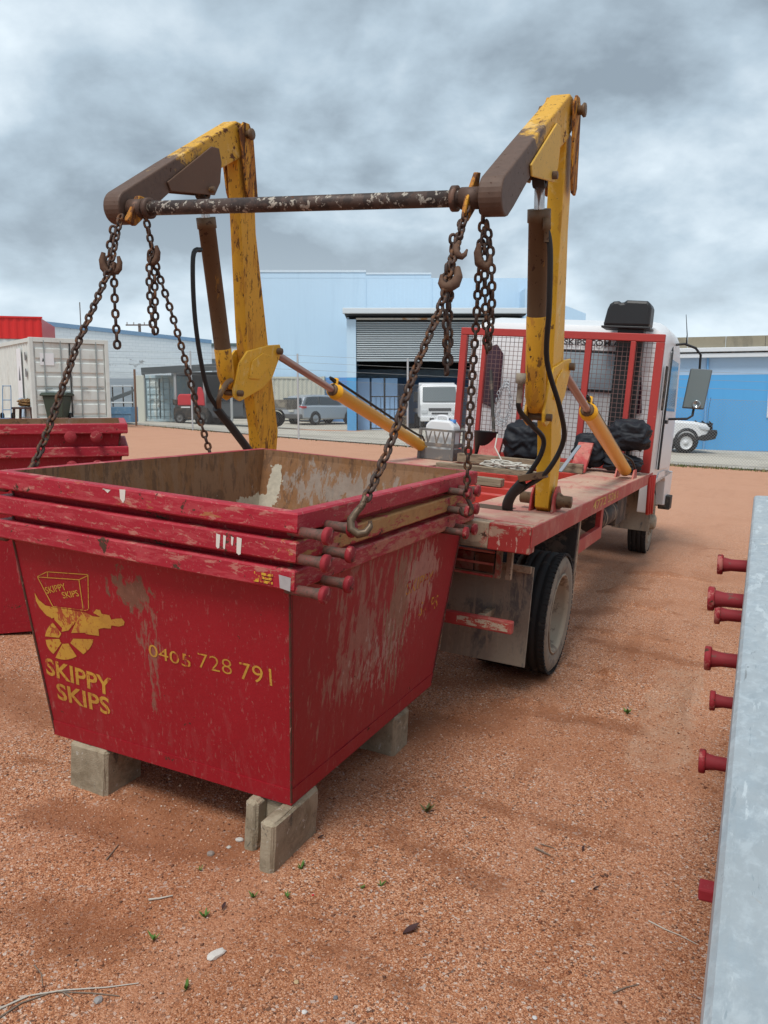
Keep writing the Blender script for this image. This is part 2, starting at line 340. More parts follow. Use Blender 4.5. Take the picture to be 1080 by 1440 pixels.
def relief(x, y):                   # shallow scuffs and wheel ridges in the gravel
    x = np.asarray(x, float); y = np.asarray(y, float)
    h = .008*np.sin(2.1*x+1.3*y+1)*np.sin(1.7*y-.8*x) + .004*np.sin(5.3*x-2.2*y)*np.sin(4.1*y+1.1*x+2) + .0025*np.sin(11.7*x+6.1*y)*np.sin(9.3*y-5*x)
    u = .41*x + .912*y; v = .912*x - .41*y          # along / across the truck
    for v0, w, a in ((-.55, .16, .012), (-.15, .12, -.010), (.22, .10, .009)):
        h = h + a*np.exp(-((v-v0+.05*np.sin(1.6*u))/w)**2)*(.6+.4*np.sin(3.1*u+v0*9))*np.clip((u-3)/1.5, 0, 1)*np.clip((11-u)/2, 0, 1)
    for (ax_, ay_, bx2, by2, a, w) in RIDGE:
        L2_ = (bx2-ax_)**2 + (by2-ay_)**2; t_ = np.clip(((x-ax_)*(bx2-ax_) + (y-ay_)*(by2-ay_))/L2_, 0, 1)
        wx = .03*np.sin(7*t_+ax_*5); d_ = np.hypot(x-ax_-t_*(bx2-ax_)+wx, y-ay_-t_*(by2-ay_)-wx)
        h = h + 2.0*a*np.exp(-(d_/w)**2)*(.35+.65*np.sin(np.pi*t_))
    return h*np.clip((16-y)/4, 0, 1)
DARKER = RIDGE + [(*_bp(*a), *_bp(*b), 0, w) for a, b, w in (((590,1030),(720,1000),.20), ((200,1130),(335,1195),.16), ((620,960),(760,955),.16), ((742,1392),(748,1390),.05), ((706,1345),(712,1345),.03), ((812,1255),(818,1258),.035), ((60,1290),(150,1330),.14), ((840,900),(1000,935),.10), ((560,1180),(700,1250),.10), ((760,860),(860,852),.14), ((0,960),(60,1010),.2), ((640,1120),(900,1190),.07), ((450,1330),(560,1380),.08))]
def darker(x, y):                     # darker gravel colour: near side of ridges, hollows, patches, small spots
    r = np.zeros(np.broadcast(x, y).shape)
    for k, (ax_, ay_, bx2, by2, a, w) in enumerate(DARKER):
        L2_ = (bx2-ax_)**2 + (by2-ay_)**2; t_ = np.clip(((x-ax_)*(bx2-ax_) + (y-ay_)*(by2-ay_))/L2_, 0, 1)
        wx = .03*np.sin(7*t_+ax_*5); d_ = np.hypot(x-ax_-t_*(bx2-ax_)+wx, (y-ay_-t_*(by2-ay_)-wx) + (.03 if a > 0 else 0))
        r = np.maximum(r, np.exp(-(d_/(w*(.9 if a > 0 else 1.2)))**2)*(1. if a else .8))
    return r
def spaced(lo, hi, a, b, st):
    c = list(np.arange(a, b+1e-6, st)); s_ = st; p = b
    while p < hi: s_ *= 1.22; p += s_; c.append(min(p, hi))
    s_ = st; p = a; l_ = []
    while p > lo: s_ *= 1.22; p -= s_; l_.append(max(p, lo))
    return np.array(l_[::-1] + c)
gx = spaced(-500, 500, -4.2, 4.6, .034); gy = spaced(-60, 900, .35, 10.5, .034)
GX, GY = np.meshgrid(gx, gy); GZ = terrain(GX, GY) + relief(GX, GY)
nu, nv = len(gx), len(gy)
me = bpy.data.meshes.new('ground')
idx = np.arange(nu*nv).reshape(nv, nu)
fc = np.stack([idx[:-1,:-1], idx[:-1,1:], idx[1:,1:], idx[1:,:-1]], -1).reshape(-1, 4)
me.from_pydata(np.stack([GX, GY, GZ], -1).reshape(-1, 3).tolist(), [], fc.tolist()); me.polygons.foreach_set('use_smooth', [True]*len(me.polygons))
ground = struct(bpy.data.objects.new('ground', me)); COL.objects.link(ground)
at0 = me.attributes.new('darker', 'FLOAT', 'POINT'); at0.data.foreach_set('value', darker(GX, GY).ravel().astype(np.float32))

m, t, b = newmat('red_gravel'); N = NT(t); p = N.pos()
def vor(scale, loc=(0,0,0)):
    x = N.n('ShaderNodeTexVoronoi'); N.l(N.map(p, scale, loc), x.inputs['Vector']); x.inputs['Scale'].default_value = 1; return x
v1 = vor(235.); v2 = vor(120., (3, 1, 2))
g = N.n('ShaderNodeValToRGB'); N.l(N.n('ShaderNodeSeparateColor').inputs[0], v1.outputs['Color']) if False else None
sc_ = N.n('ShaderNodeSeparateColor'); N.l(v1.outputs['Color'], sc_.inputs[0]); N.l(sc_.outputs[0], g.inputs[0])
e = g.color_ramp.elements; e[0].position = 0; e[0].color = (.16, .06, .030, 1); e[1].position = 1; e[1].color = (.66, .43, .31, 1)
for po, co in ((.25, (.32, .123, .060)), (.55, (.47, .195, .092)), (.8, (.57, .29, .162))):
    q = g.color_ramp.elements.new(po); q.color = co + (1,)
sc2 = N.n('ShaderNodeSeparateColor'); N.l(v2.outputs['Color'], sc2.inputs[0])
c = N.mix(N.math('MULTIPLY', N.step(sc2.outputs[0], .93, .03), .7), g.outputs[0], (.62, .56, .50))
c = N.mix(N.math('MULTIPLY', N.step(sc2.outputs[1], .94, .03), .8), c, (.075, .05, .042))
wet = N.step(N.noise(p, .9, 4, .6, 0, (4, 2, 0)), .48, .16)
c = N.mix(N.math('MULTIPLY', wet, .42), c, (.31, .115, .050))
tr = N.n('ShaderNodeVectorRotate', rotation_type='Z_AXIS'); N.l(p, tr.inputs[0]); tr.inputs['Angle'].default_value = R_(-62)
streak = N.step(N.noise(tr.outputs[0], (.9, 4.2, 1), 4, .62, 0, (2, 5, 0)), .54, .14)
c = N.mix(N.math('MULTIPLY', streak, .48), c, (.26, .092, .037))
spot = N.step(N.noise(p, 3.4, 2, .5, 0, (7, 3, 0)), .66, .06)
c = N.mix(N.math('MULTIPLY', spot, .6), c, (.24, .082, .030))
trk = N.n('ShaderNodeVectorRotate', rotation_type='Z_AXIS'); N.l(p, trk.inputs[0]); trk.inputs['Angle'].default_value = R_(24)
band = N.step(N.noise(trk.outputs[0], (2.6, .22, 1), 3, .55, 0, (6, 1, 0)), .50, .12)
c = N.mix(N.math('MULTIPLY', band, .30), c, (.50, .245, .145))
dm = N.n('ShaderNodeAttribute', attribute_name='darker')
dk_mask = N.step(N.math('ADD', dm.outputs['Fac'], N.math('MULTIPLY', N.math('SUBTRACT', N.noise(p, 16., 4, .65), .5), .9)), .35, .45)
c = N.mix(N.math('MULTIPLY', dk_mask, .60), c, (.225, .080, .034))
fine = N.step(N.noise(p, 2.6, 4, .62, 0, (9, 2, 0)), .54, .16)
c = N.mix(N.math('MULTIPLY', fine, .35), c, (.42, .185, .095))
pale = N.step(N.noise(p, .55, 3, .6, 0, (1, 8, 0)), .52, .2)
c = N.mix(N.math('MULTIPLY', pale, .30), c, (.53, .27, .16))
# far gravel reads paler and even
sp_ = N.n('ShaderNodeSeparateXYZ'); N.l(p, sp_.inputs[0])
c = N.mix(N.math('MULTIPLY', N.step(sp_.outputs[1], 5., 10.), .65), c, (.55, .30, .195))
# old concrete showing through beside the wheel tracks
fr = N.n('ShaderNodeVectorMath', operation='SUBTRACT'); N.l(p, fr.inputs[0]); fr.inputs[1].default_value = (1.60, 4.42, 0)
rt = N.n('ShaderNodeVectorRotate', rotation_type='Z_AXIS'); N.l(fr.outputs[0], rt.inputs[0]); rt.inputs['Angle'].default_value = R_(24)
s2_ = N.n('ShaderNodeSeparateXYZ'); N.l(rt.outputs[0], s2_.inputs[0])
wob = N.math('MULTIPLY', N.math('SUBTRACT', N.noise(p, 3.5, 3, .65, 0), .5), .16)
ex = N.math('SUBTRACT', 1.0, N.step(N.math('ADD', N.math('ABSOLUTE', s2_.outputs[0]), wob), .12, .03))
ey = N.math('SUBTRACT', 1.0, N.step(N.math('ADD', N.math('ABSOLUTE', s2_.outputs[1]), wob), .75, .2))
slab = N.math('MULTIPLY', N.math('MULTIPLY', ex, ey), N.math('SUBTRACT', 1.0, N.math('MULTIPLY', N.step(N.noise(p, 7., 4, .7), .42, .2), .6)))
c = N.mix(N.math('MULTIPLY', slab, .38), c, (.40, .27, .185))
N.put(b.inputs['Base Color'], c); b.inputs['Roughness'].default_value = .92; b.inputs['Specular IOR Level'].default_value = .25
hgt = N.math('ADD', N.math('MULTIPLY', v1.outputs['Distance'], -.6), N.math('ADD', N.math('MULTIPLY', N.noise(p, 30., 3, .6), .9), N.math('MULTIPLY', N.noise(p, 9., 3, .6), 2.2)))
bp = N.n('ShaderNodeBump'); bp.inputs['Distance'].default_value = .006; N.l(hgt, bp.inputs['Height'])
N.put(bp.inputs['Strength'], N.math('SUBTRACT', .75, N.math('MULTIPLY', slab, .5))); N.l(bp.outputs[0], b.inputs['Normal'])
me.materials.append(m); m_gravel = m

# loose stones over the near gravel: nobody could count them
m, t, b = newmat('gravel_stone'); N = NT(t); p = N.pos()
g = N.n('ShaderNodeValToRGB')
vv = N.n('ShaderNodeAttribute', attribute_name='tone'); N.l(vv.outputs['Fac'], g.inputs[0])
e = g.color_ramp.elements; e[0].color = (.10, .045, .028, 1); e[1].color = (.70, .58, .50, 1)
for po, co in ((.2, (.28, .10, .046)), (.5, (.44, .18, .088)), (.78, (.54, .28, .16)), (.92, (.60, .40, .28))):
    q = g.color_ramp.elements.new(po); q.color = co + (1,)
N.l(g.outputs[0], b.inputs['Base Color']); b.inputs['Roughness'].default_value = .9
m_stone = m
NS = 95000
sy = .55 + 5.6*RNG.random(NS)**1.25; sx = (RNG.random(NS)*2-1)*(sy*.52+.35)
szz = .0014 + .0034*RNG.random(NS)**2.2 + (RNG.random(NS) > .96)*.0035*RNG.random(NS) + (RNG.random(NS) > .985)*.004*RNG.random(NS)
zz = terrain(sx, sy) + relief(sx, sy) + szz*.25
octv = np.array([(1,0,0),(0,1,0),(-1,0,0),(0,-1,0),(0,0,1),(0,0,-1)], float)
octf = np.array([(0,1,4),(1,2,4),(2,3,4),(3,0,4),(1,0,5),(2,1,5),(3,2,5),(0,3,5)])
ang = RNG.random(NS)*6.283; ca, sa = np.cos(ang), np.sin(ang); sca = .65+.7*RNG.random((NS, 6, 1))
q = octv[None]*sca; q = q*np.stack([szz*(1+.5*RNG.random(NS)), szz, szz*.7], -1)[:,None,:]
qx = q[...,0]*ca[:,None] - q[...,1]*sa[:,None]; qy = q[...,0]*sa[:,None] + q[...,1]*ca[:,None]
vs = np.stack([qx+sx[:,None], qy+sy[:,None], q[...,2]+zz[:,None]], -1).reshape(-1, 3).astype(np.float32)
fs = (octf[None] + (np.arange(NS)*6)[:,None,None]).reshape(-1, 3).astype(np.int32)
gm = bpy.data.meshes.new('loose_gravel'); gm.vertices.add(len(vs)); gm.vertices.foreach_set('co', vs.ravel())
gm.loops.add(fs.size); gm.loops.foreach_set('vertex_index', fs.ravel())
gm.polygons.add(len(fs)); gm.polygons.foreach_set('loop_start', np.arange(0, fs.size, 3, dtype=np.int32)); gm.update(calc_edges=True)
at_ = gm.attributes.new('tone', 'FLOAT', 'POINT'); at_.data.foreach_set('value', np.repeat(np.clip(RNG.random(NS)**1.1, 0, 1), 6).astype(np.float32))
gm.materials.append(m_stone); go = bpy.data.objects.new('loose_gravel', gm); COL.objects.link(go)
tag(go, 'loose red and tan gravel strewn over the yard', 'gravel'); go['kind'] = 'stuff'

# ------------------------------------------------------------------ text helper
def text_mesh(txt, bold=.0, shear=0.):
    cu = bpy.data.curves.new('t', 'FONT'); cu.body = txt; cu.offset = bold; cu.shear = shear; cu.resolution_u = 3
    ob = bpy.data.objects.new('t', cu); COL.objects.link(ob); bpy.context.view_layer.update()
    me = bpy.data.meshes.new_from_object(ob.evaluated_get(bpy.context.evaluated_depsgraph_get()))
    bpy.data.objects.remove(ob); bpy.data.curves.remove(cu); return me
def lettering(name, txt, mat, parent, o, xdir, updir, width, height, bold=.0, shear=0., lift=.0025, wall=None):
    """Flat lettering: starts at o, runs along xdir for width, capitals height tall; all in the coordinates of the parent's parts."""
    me = text_mesh(txt, bold, shear); co = np.empty(len(me.vertices)*3); me.vertices.foreach_get('co', co); co = co.reshape(-1, 3)
    x0, x1 = co[:,0].min(), co[:,0].max(); y0, y1 = co[:,1].min(), co[:,1].max()
    xd = Vector(xdir).normalized(); ud = Vector(updir); ud = (ud - xd*ud.dot(xd)).normalized(); nd = xd.cross(ud)
    off = Vector(ORG.get(parent.name, (0,0,0))); o = Vector(o) - off
    out = [(o + xd*((c[0]-x0)/(x1-x0)*width) + ud*((c[1]-y0)/(y1-y0)*height) + nd*lift)[:] for c in co]
    if wall is not None: out = [(hug(parent, Vector(q_)+off, wall)-off)[:] for q_ in out]
    me.vertices.foreach_set('co', np.array(out).ravel()); me.materials.clear(); me.materials.append(mat); me.update()
    ob = bpy.data.objects.new(name, me); COL.objects.link(ob); ob.parent = parent; ORG[ob.name] = ORG.get(parent.name, (0,0,0)); return ob
def flat(name, polys, mat, parent, mapf, lift=.0025, nrm=(0,-1,0)):
    mb = MB(); n = Vector(nrm)*lift
    for poly in polys:
        mb.add([Vector(mapf(*p)) + n for p in poly], [tuple(range(len(poly)))])
    return mb.build(name, mat, parent, fix=False)

m_weld = weather('rusty_weld', (.16, .03, .03), .8, 0, [((.09, .04, .025), 30., .45, .1, {}), ((.40, .2, .16), (40, 40, 10), .62, .08, {})])
WALLS = {}
def hug(parent, p, wi):            # carry a point of the flat wall onto the knocked plate
    o0, o1, bow = WALLS[parent.name]; a0, a1, b0, b1 = Vector(o0[wi]), Vector(o0[(wi+1) % 4]), Vector(o1[wi]), Vector(o1[(wi+1) % 4])
    v = (p.z-a0.z)/(b0.z-a0.z); A_, B_ = a0*(1-v)+b0*v, a1*(1-v)+b1*v; u = (p-A_).dot(B_-A_)/(B_-A_).length_squared
    return p + (a1-a0).cross(b0-a0).normalized()*bow(wi, u, v)
# ------------------------------------------------------------------ nested skips
def make_skip(name, label, M, c, b2, t2, z0, z1, rim_h, lugs, mats, base, group='skip bins', lug_sides=(1,), lug_ax=0, lug_z=-.03, lug_len=.13, rim_w=.045, head=.029, shaft_r=.017):
    """c: plan centre; b2, t2: half sizes (x, y) of bottom and top; z0, z1: floor and rim top; base: where the thing's origin lies."""
    th = thing(name, label, 'skip bin', M, base, group)
    body, rim, pin, shaft = mats['body'], mats['rim'], mats['pin'], mats['shaft']
    zt = z1 - rim_h*.5
    def ring(hx, hy, z): return [(c[0]-hx, c[1]-hy, z), (c[0]+hx, c[1]-hy, z), (c[0]+hx, c[1]+hy, z), (c[0]-hx, c[1]+hy, z)]
    k = .004
    mb = MB()
    o0, o1 = ring(*b2, z0), ring(*t2, zt); i0, i1 = ring(b2[0]-k, b2[1]-k, z0+k), ring(t2[0]-k, t2[1]-k, zt)
    q = [(0,1,5,4), (1,2,6,5), (2,3,7,6), (3,0,4,7)]
    mb.add(o0, [(3,2,1,0)], 0); mb.add(i0, [(0,1,2,3)], 1)
    sd_ = len(label)
    def bow(wi, u, v):             # knocked and bowed plate
        e_ = math.sin(math.pi*u)*math.sin(math.pi*v)
        return e_*(.006*math.sin(3.1*u+sd_+wi)*math.cos(2.3*v+wi) + .004*math.sin(9*u+5*v+wi*2+sd_) + .003*math.sin(14*u-11*v+sd_*2+wi) - .004)
    for wi in range(4):
        for mi_, (lo, hi) in enumerate(((o0, o1), (i0, i1))):
            a0, a1, b0, b1 = (Vector(lo[wi]), Vector(lo[(wi+1) % 4]), Vector(hi[wi]), Vector(hi[(wi+1) % 4]))
            nn = (a1-a0).cross(b0-a0).normalized(); NU, NV = 19, 13
            def PP(i, j, a0=a0, a1=a1, b0=b0, b1=b1, nn=nn, wi=wi):
                u, v = i/(NU-1), j/(NV-1); return (a0*(1-u)+a1*u)*(1-v) + (b0*(1-u)+b1*u)*v + nn*bow(wi, u, v)
            g0 = len(mb.f); mb.grid(PP, NU, NV, mi_, True)
            if mi_: mb.f[g0:] = [f[::-1] for f in mb.f[g0:]]
    mb.add(o1+i1, [(0,1,5,4),(1,2,6,5),(2,3,7,6),(3,0,4,7)], 0)
    mb.build('body', [body, mats['inside']], th, fix=False)
    WALLS[th.name] = (o0, o1, bow)
    # bottom skirt: a welded strip along the foot
    mb = MB(); s = .052; f_ = s/(zt-z0); hx, hy = b2[0]+(t2[0]-b2[0])*f_, b2[1]+(t2[1]-b2[1])*f_
    a0, a1 = ring(b2[0]+.003, b2[1]+.003, z0-.012), ring(hx+.003, hy+.003, z0+s); mb.add(a0+a1, q, 0)
    mb.add(a1+ring(hx, hy, z0+s), [(0,1,5,4),(1,2,6,5),(2,3,7,6),(3,0,4,7)], 0); mb.add(a0, [(3,2,1,0)], 0)
    if mats.get('skirt', True): mb.build('foot_strip', body, th, fix=False)
    # welded corner seams
    for sx_ in (-1, 1):
        for sy_ in (-1, 1):
            p0_ = (c[0]+sx_*(b2[0]+.001), c[1]+sy_*(b2[1]+.001), z0+.0); p1_ = (c[0]+sx_*(t2[0]+.001), c[1]+sy_*(t2[1]+.001), zt)
            MB().tube([p0_, p1_], .005, 6).build('corner_weld', mats.get('weld', m_weld), th, fix=False)
    # rim: four square tubes, mitred
    mb = MB(); ix, iy = t2[0]-k, t2[1]-k; w = rim_w; bz = .006
    prof = [(0, z1-rim_h), (w-bz, z1-rim_h), (w, z1-rim_h+bz), (w, z1-bz), (w-bz, z1), (0, z1)]
    rings = [ring(ix+a, iy+a, z) for a, z in prof]; n = len(prof); vs = [p for g in rings for p in g]
    mb.add(vs, [(i*4+j, i*4+(j+1)%4, ((i+1)%n)*4+(j+1)%4, ((i+1)%n)*4+j) for i in range(n-1) for j in range(4)], 0)
    mb.add(rings[-1]+rings[0], [(j, (j+1)%4, 4+(j+1)%4, 4+j) for j in range(4)], 1)
    mb.build('rim', [rim, mats['inside']], th, fix=False)
    for sgn in lug_sides:
        for (lp, dz) in lugs:
            z = z1 + lug_z + dz
            for ax in (lug_ax,):
                p0 = [0, 0, z]; p0[ax] = c[ax] + sgn*(t2[ax]+.001); p0[1-ax] = c[1-ax]+lp
                d = [0, 0, 0]; d[ax] = sgn; L_ = lug_len
                mb = MB(); mb.lathe([(0, .001), (0, shaft_r), (L_-.03, shaft_r), (L_-.004, shaft_r*1.25)], p0, d, 12)
                lo = mb.build('lug', shaft, th, fix=False)
                mb = MB(); mb.lathe([(L_-.004, .001), (L_-.004, head-.003), (L_-.001, head), (L_+.012, head), (L_+.015, head-.003), (L_+.015, .0005)], p0, d, 16)
                mb.build('lug_head', pin, lo, fix=False)
    return th
MS = dict(body=m_red, rim=m_rim, inside=m_inside, pin=m_pin, shaft=m_pinshaft)
m_red_b = weather('scraped_skip_red', RED, .52, 0, [
    ((.30, .012, .02), 2.2, .5, .25, {'amount': .6}),
    (SCUFF, (26, 26, 5), .65, .07, {'amount': .28, 'rough': .8}),
    ((.5, .28, .22), (60, 60, 14), .69, .04, {'amount': .6, 'rough': .8}),
    ((.36, .165, .12), (40, 24, 7), .60, .16, {'center': (.60, -.30, .50), 'radius': (.20, .36, .50), 'k': .24, 'rough': .85, 'amount': .8}),
    ((.30, .17, .11), (40, 26, 5), .60, .14, {'center': (.60, .14, .54), 'radius': (.20, .20, .42), 'k': .28, 'rough': .85, 'amount': .85}), ((.42, .27, .22), (60, 40, 14), .62, .08, {'center': (.60, 0., .36), 'radius': (.20, .45, .2), 'k': .16, 'rough': .85, 'amount': .8}),
    ((.46, .27, .21), (40, 30, 9), .60, .10, {'center': (.60, .38, .62), 'radius': (.12, .25, .22), 'k': .35, 'rough': .85, 'amount': .7}),
    ((.20, .085, .055), (22, 22, 12), .60, .12, {'center': (-.06, -.80, .70), 'radius': (.17, .3, .10), 'k': .26, 'rough': .9}),
    ((.25, .105, .075), (50, 20, 9), .60, .12, {'center': (.0, -.75, .48), 'radius': (.06, .3, .34), 'k': .20, 'rough': .9, 'amount': .85}),
    ((.40, .20, .17), (90, 90, 30), .60, .10, {'amount': .28, 'rough': .8}),
    ((.45, .30, .24), 130., .69, .03, {'amount': .7}),
    ((.36, .14, .13), (30, 30, 6), .56, .16, {'center': (0, -.3, .12), 'radius': (.9, .9, .22), 'k': .10, 'rough': .85, 'amount': .1}),
    (DRUST, 9., .68, .05, {'rough': .9}),
    ((.27, .115, .075), 7., .71, .06, {'amount': .7, 'rough': .9})], spec=.35)
_sp = [BF.at(x, y, 1, 3.115+.862) - Vector((-1.889, 3.115, .384)) for x, y in ((389, 678), (375, 704), (480, 690))]
m_inside_t = weather('splattered_skip_inside', (.30, .160, .085), .9, 0, [
    ((.27, .125, .05), (8, 8, 2.5), .48, .16, {'amount': .8}),
    ((.12, .065, .04), (30, 30, 8), .55, .1, {'amount': .6}),
    ((.34, .29, .25), (22, 22, 7), .56, .12, {'amount': .7, 'center': _sp[2], 'radius': (.4, .4, .14), 'k': .2}),
    (DRUST, 4., .58, .1, {'amount': .45}),
    ((.57, .51, .40), 14., .60, .02, {'center': _sp[0], 'radius': (.055, .3, .12), 'k': .6, 'detail': 3}),
    ((.57, .51, .40), 14., .60, .02, {'center': _sp[1], 'radius': (.12, .3, .055), 'k': .6, 'detail': 3}),
    ((.55, .50, .40), 40., .71, .03, {})], bump=.4)
SC = (-1.889, 3.115); BZ = .20
LG = [(-.893, 0), (-.723, 0), (.50, 0), (.63, 0)]
MS0 = dict(MS, body=m_red_b, rim=m_rim_l)
skip0 = make_skip('skip_bin', 'red tapered skip with yellow stencilled writing, resting on concrete blocks', BF.M, SC, (.557, .70), (.606, .875), BZ, 1.100, .068, LG, MS0, (SC[0], SC[1], BZ), lug_sides=(1, -1), lug_z=-.066)
skip1 = make_skip('skip_bin', 'red skip with ochre scraped rim nested between two other skips', BF.M, SC, (.557, .70), (.606, .875), BZ+.092, 1.191, .068, LG, dict(MS, rim=m_rim_o, skirt=False), (SC[0], SC[1], BZ+.092), lug_sides=(1, -1), lug_z=-.056)
skip2 = make_skip('skip_bin', 'topmost nested red skip with rusty plaster splashed inside', BF.M, SC, (.557, .70), (.606, .875), BZ+.184, 1.283, .066, LG, dict(MS, inside=m_inside_t, skirt=False), (SC[0], SC[1], BZ+.184), lug_sides=(1, -1), lug_z=-.062)

# stencilled emblem, name and number on the face of the lowest skip
zt_ = 1.100-.034; dyz = (.875-.70)/(zt_-BZ)
def on_rear(x, y):                 # photo point -> point on that sloping face, skip coordinates
    r = BF.M.inverted().to_3x3() @ ray(x, y); o = BF.M.inverted() @ CAM
    # plane: Y = SC1 - .70 - dyz*(Z-BZ)
    k = (SC[1]-.70-dyz*(o.z-BZ)-o.y)/(r.y+dyz*r.z); return o + r*k
NR = Vector((0, -1, -dyz)).normalized()
def lz(box, sc): return lambda a, b: (box[0]+a/sc, box[1]+b/sc)
e6 = lz((20, 790), 6.0)
def L_line(pts, w=7):
    out = []
    for (x0, y0), (x1, y1) in zip(pts[:-1], pts[1:]):
        d = math.hypot(x1-x0, y1-y0); nx, ny = -(y1-y0)/d*w/2, (x1-x0)/d*w/2
        out.append([(x0+nx, y0+ny), (x1+nx, y1+ny), (x1-nx, y1-ny), (x0-nx, y0-ny)])
    return out
def em(name, polys): return flat(name, polys, m_stencil, skip0, lambda a, b: hug(skip0, on_rear(*e6(a, b)), 0), .0016, NR)
em('emblem_box', L_line([(195,125),(275,85),(620,108)]) + L_line([(195,128),(545,152),(625,115)]) + L_line([(198,130),(325,378),(600,412)]) + L_line([(545,155),(580,402)]) + L_line([(622,112),(626,400),(598,414)]) + L_line([(280,88),(280,130)]))
em('emblem_body', [[(172,258),(205,318),(262,368),(330,385),(338,470),(318,478),(270,450),(215,385),(185,330)],
    [(330,385),(450,402),(600,428),(600,600),(480,600),(520,505),(455,580),(400,590),(405,560),(340,490),(338,470)],
    [(600,428),(660,462),(740,468),(760,560),(705,572),(710,630),(600,612)],
    [(690,402),(725,408),(735,440),(800,452),(815,490),(860,482),(905,480),(928,510),(918,540),(875,550),(815,540),(808,568),(740,562),(730,470),(665,432)]])
def wedge(c, r0, r1, a0, a1, sx=1.0, n=7):
    pts = [(c[0]+r1*sx*math.cos(R_(a0+(a1-a0)*i/n)), c[1]+r1*math.sin(R_(a0+(a1-a0)*i/n))) for i in range(n+1)]
    return pts + [(c[0]+r0*sx*math.cos(R_(a1)), c[1]+r0*math.sin(R_(a1))), (c[0]+r0*sx*math.cos(R_(a0)), c[1]+r0*math.sin(R_(a0)))]
WC = (430, 645)
em('emblem_wheel', [wedge(WC, 52, 178, 4, 50, 1.3), wedge(WC, 52, 180, 58, 116, 1.0), wedge(WC, 50, 162, 126, 176, 1.0), wedge(WC, 50, 168, 186, 232, 1.0)])
def stencil(name, txt, p0, p1, hpx, bold, mat=m_stencil, box=None, shear=0., parent=skip0, proj=None, nrm=None):
    proj = proj or on_rear
    a_, b_ = proj(*p0), proj(*p1); t_ = proj(p0[0], p0[1]-hpx)
    return lettering(name, txt, mat, parent, a_, b_-a_, (t_-a_), (b_-a_).length, (t_-a_).length*.97, bold, shear, .0012, wall=(0 if proj is on_rear else 1))
stencil('stencilled_name', 'SKIPPY', (66, 948), (157, 980), 24, .022)
stencil('stencilled_name', 'SKIPS', (82, 983), (156, 1006), 23, .022)
stencil('emblem_lettering', 'SKIPPY', e6(275, 272), e6(440, 238), 9, .01)
stencil('emblem_lettering', 'SKIPS', e6(412, 312), e6(548, 292), 8.5, .01)
stencil('stencilled_number', '040', (210, 922), (254, 934), 17, .0, m_stencil)
stencil('stencilled_number', '5', (257, 935), (270, 939), 18, .0, m_stencil2)
stencil('stencilled_number', '728', (280, 938), (326, 950), 21, -.012, m_stencil)
stencil('stencilled_number', '791', (338, 955), (383, 965), 24, -.004, m_stencil)
dxz = (.606-.557)/(zt_-BZ)
def on_right(x, y):
    r = BF.M.inverted().to_3x3() @ ray(x, y); o = BF.M.inverted() @ CAM
    k = (SC[0]+.557+dxz*(o.z-BZ)-o.x)/(r.x-dxz*r.z); return o + r*k
def stencil_r(txt, p0, p1, h): return stencil('stencilled_name', txt, p0, p1, h, .0, m_stencil2, proj=on_right)
stencil_r('SKIPPY', (572, 838), (608, 820), 18); stencil_r('SKIPS', (590, 868), (614, 855), 18)
m_plaster = plain('white_plaster', (.66, .61, .55), .9)
# worn ochre print and white drips on the rims
def rimface(x, y, yy): return BF.at(x, y, 1, yy)
ylf = SC[1]-.875+.004-.045
for x0, x1, ya, yb in ((304, 309, 750, 772), (314, 317, 752, 773), (325, 328, 754, 768), (333, 339, 755, 781)):
    mb = MB(); a_, b_ = BF.at(x0, ya, 1, ylf-.0015), BF.at(x1, yb, 1, ylf-.0015)
    mb.add([(a_.x, a_.y, a_.z), (b_.x, a_.y, a_.z-.003), (b_.x-.002, a_.y, b_.z+.004), ((a_.x+b_.x)/2, a_.y, b_.z), (a_.x+.001, a_.y, b_.z+.006)], [(0,1,2,3,4)])
    mb.build('plaster_drip', m_plaster, skip1, fix=False)
for x0, x1, ya, yb in ((144, 156, 688, 694), (168, 176, 688, 708)):
    mb = MB()
    a_, b_ = BF.at(x0, ya, 1, ylf-.0015), BF.at(x1, yb, 1, ylf-.0015)
    mb.add([(a_.x, a_.y, a_.z), (b_.x, a_.y, a_.z+.001), (b_.x-.002, a_.y, b_.z+.012), ((a_.x+b_.x)/2+.004, a_.y, b_.z), (a_.x+.003, a_.y, b_.z+.014)], [(0,1,2,3,4)])
    mb.build('plaster_drip', m_plaster, skip2, fix=False)
a_, b_ = BF.at(392, 808, 1, ylf-.0015), BF.at(408, 832, 1, ylf-.0015)
MB().add([(a_.x, a_.y, a_.z), (b_.x, a_.y, a_.z-.004), (b_.x, a_.y, b_.z), (a_.x+.006, a_.y, b_.z+.006)], [(0,1,2,3)]).build('paint_scuff', plain('grey_paint_scuff', (.45, .42, .42), .8, 0, .5), skip0, fix=False)
a_, b_ = BF.at(358, 803, 1, ylf-.0015), BF.at(384, 822, 1, ylf-.0015)
lettering('worn_print', 'E', weather('worn_ochre_print', (.62, .36, .03), .7, 0, [(RED, 60., .5, .06, {})]), skip0, (a_.x, a_.y, b_.z), (1,0,0), (0,0,1), b_.x-a_.x, a_.z-b_.z, .06)

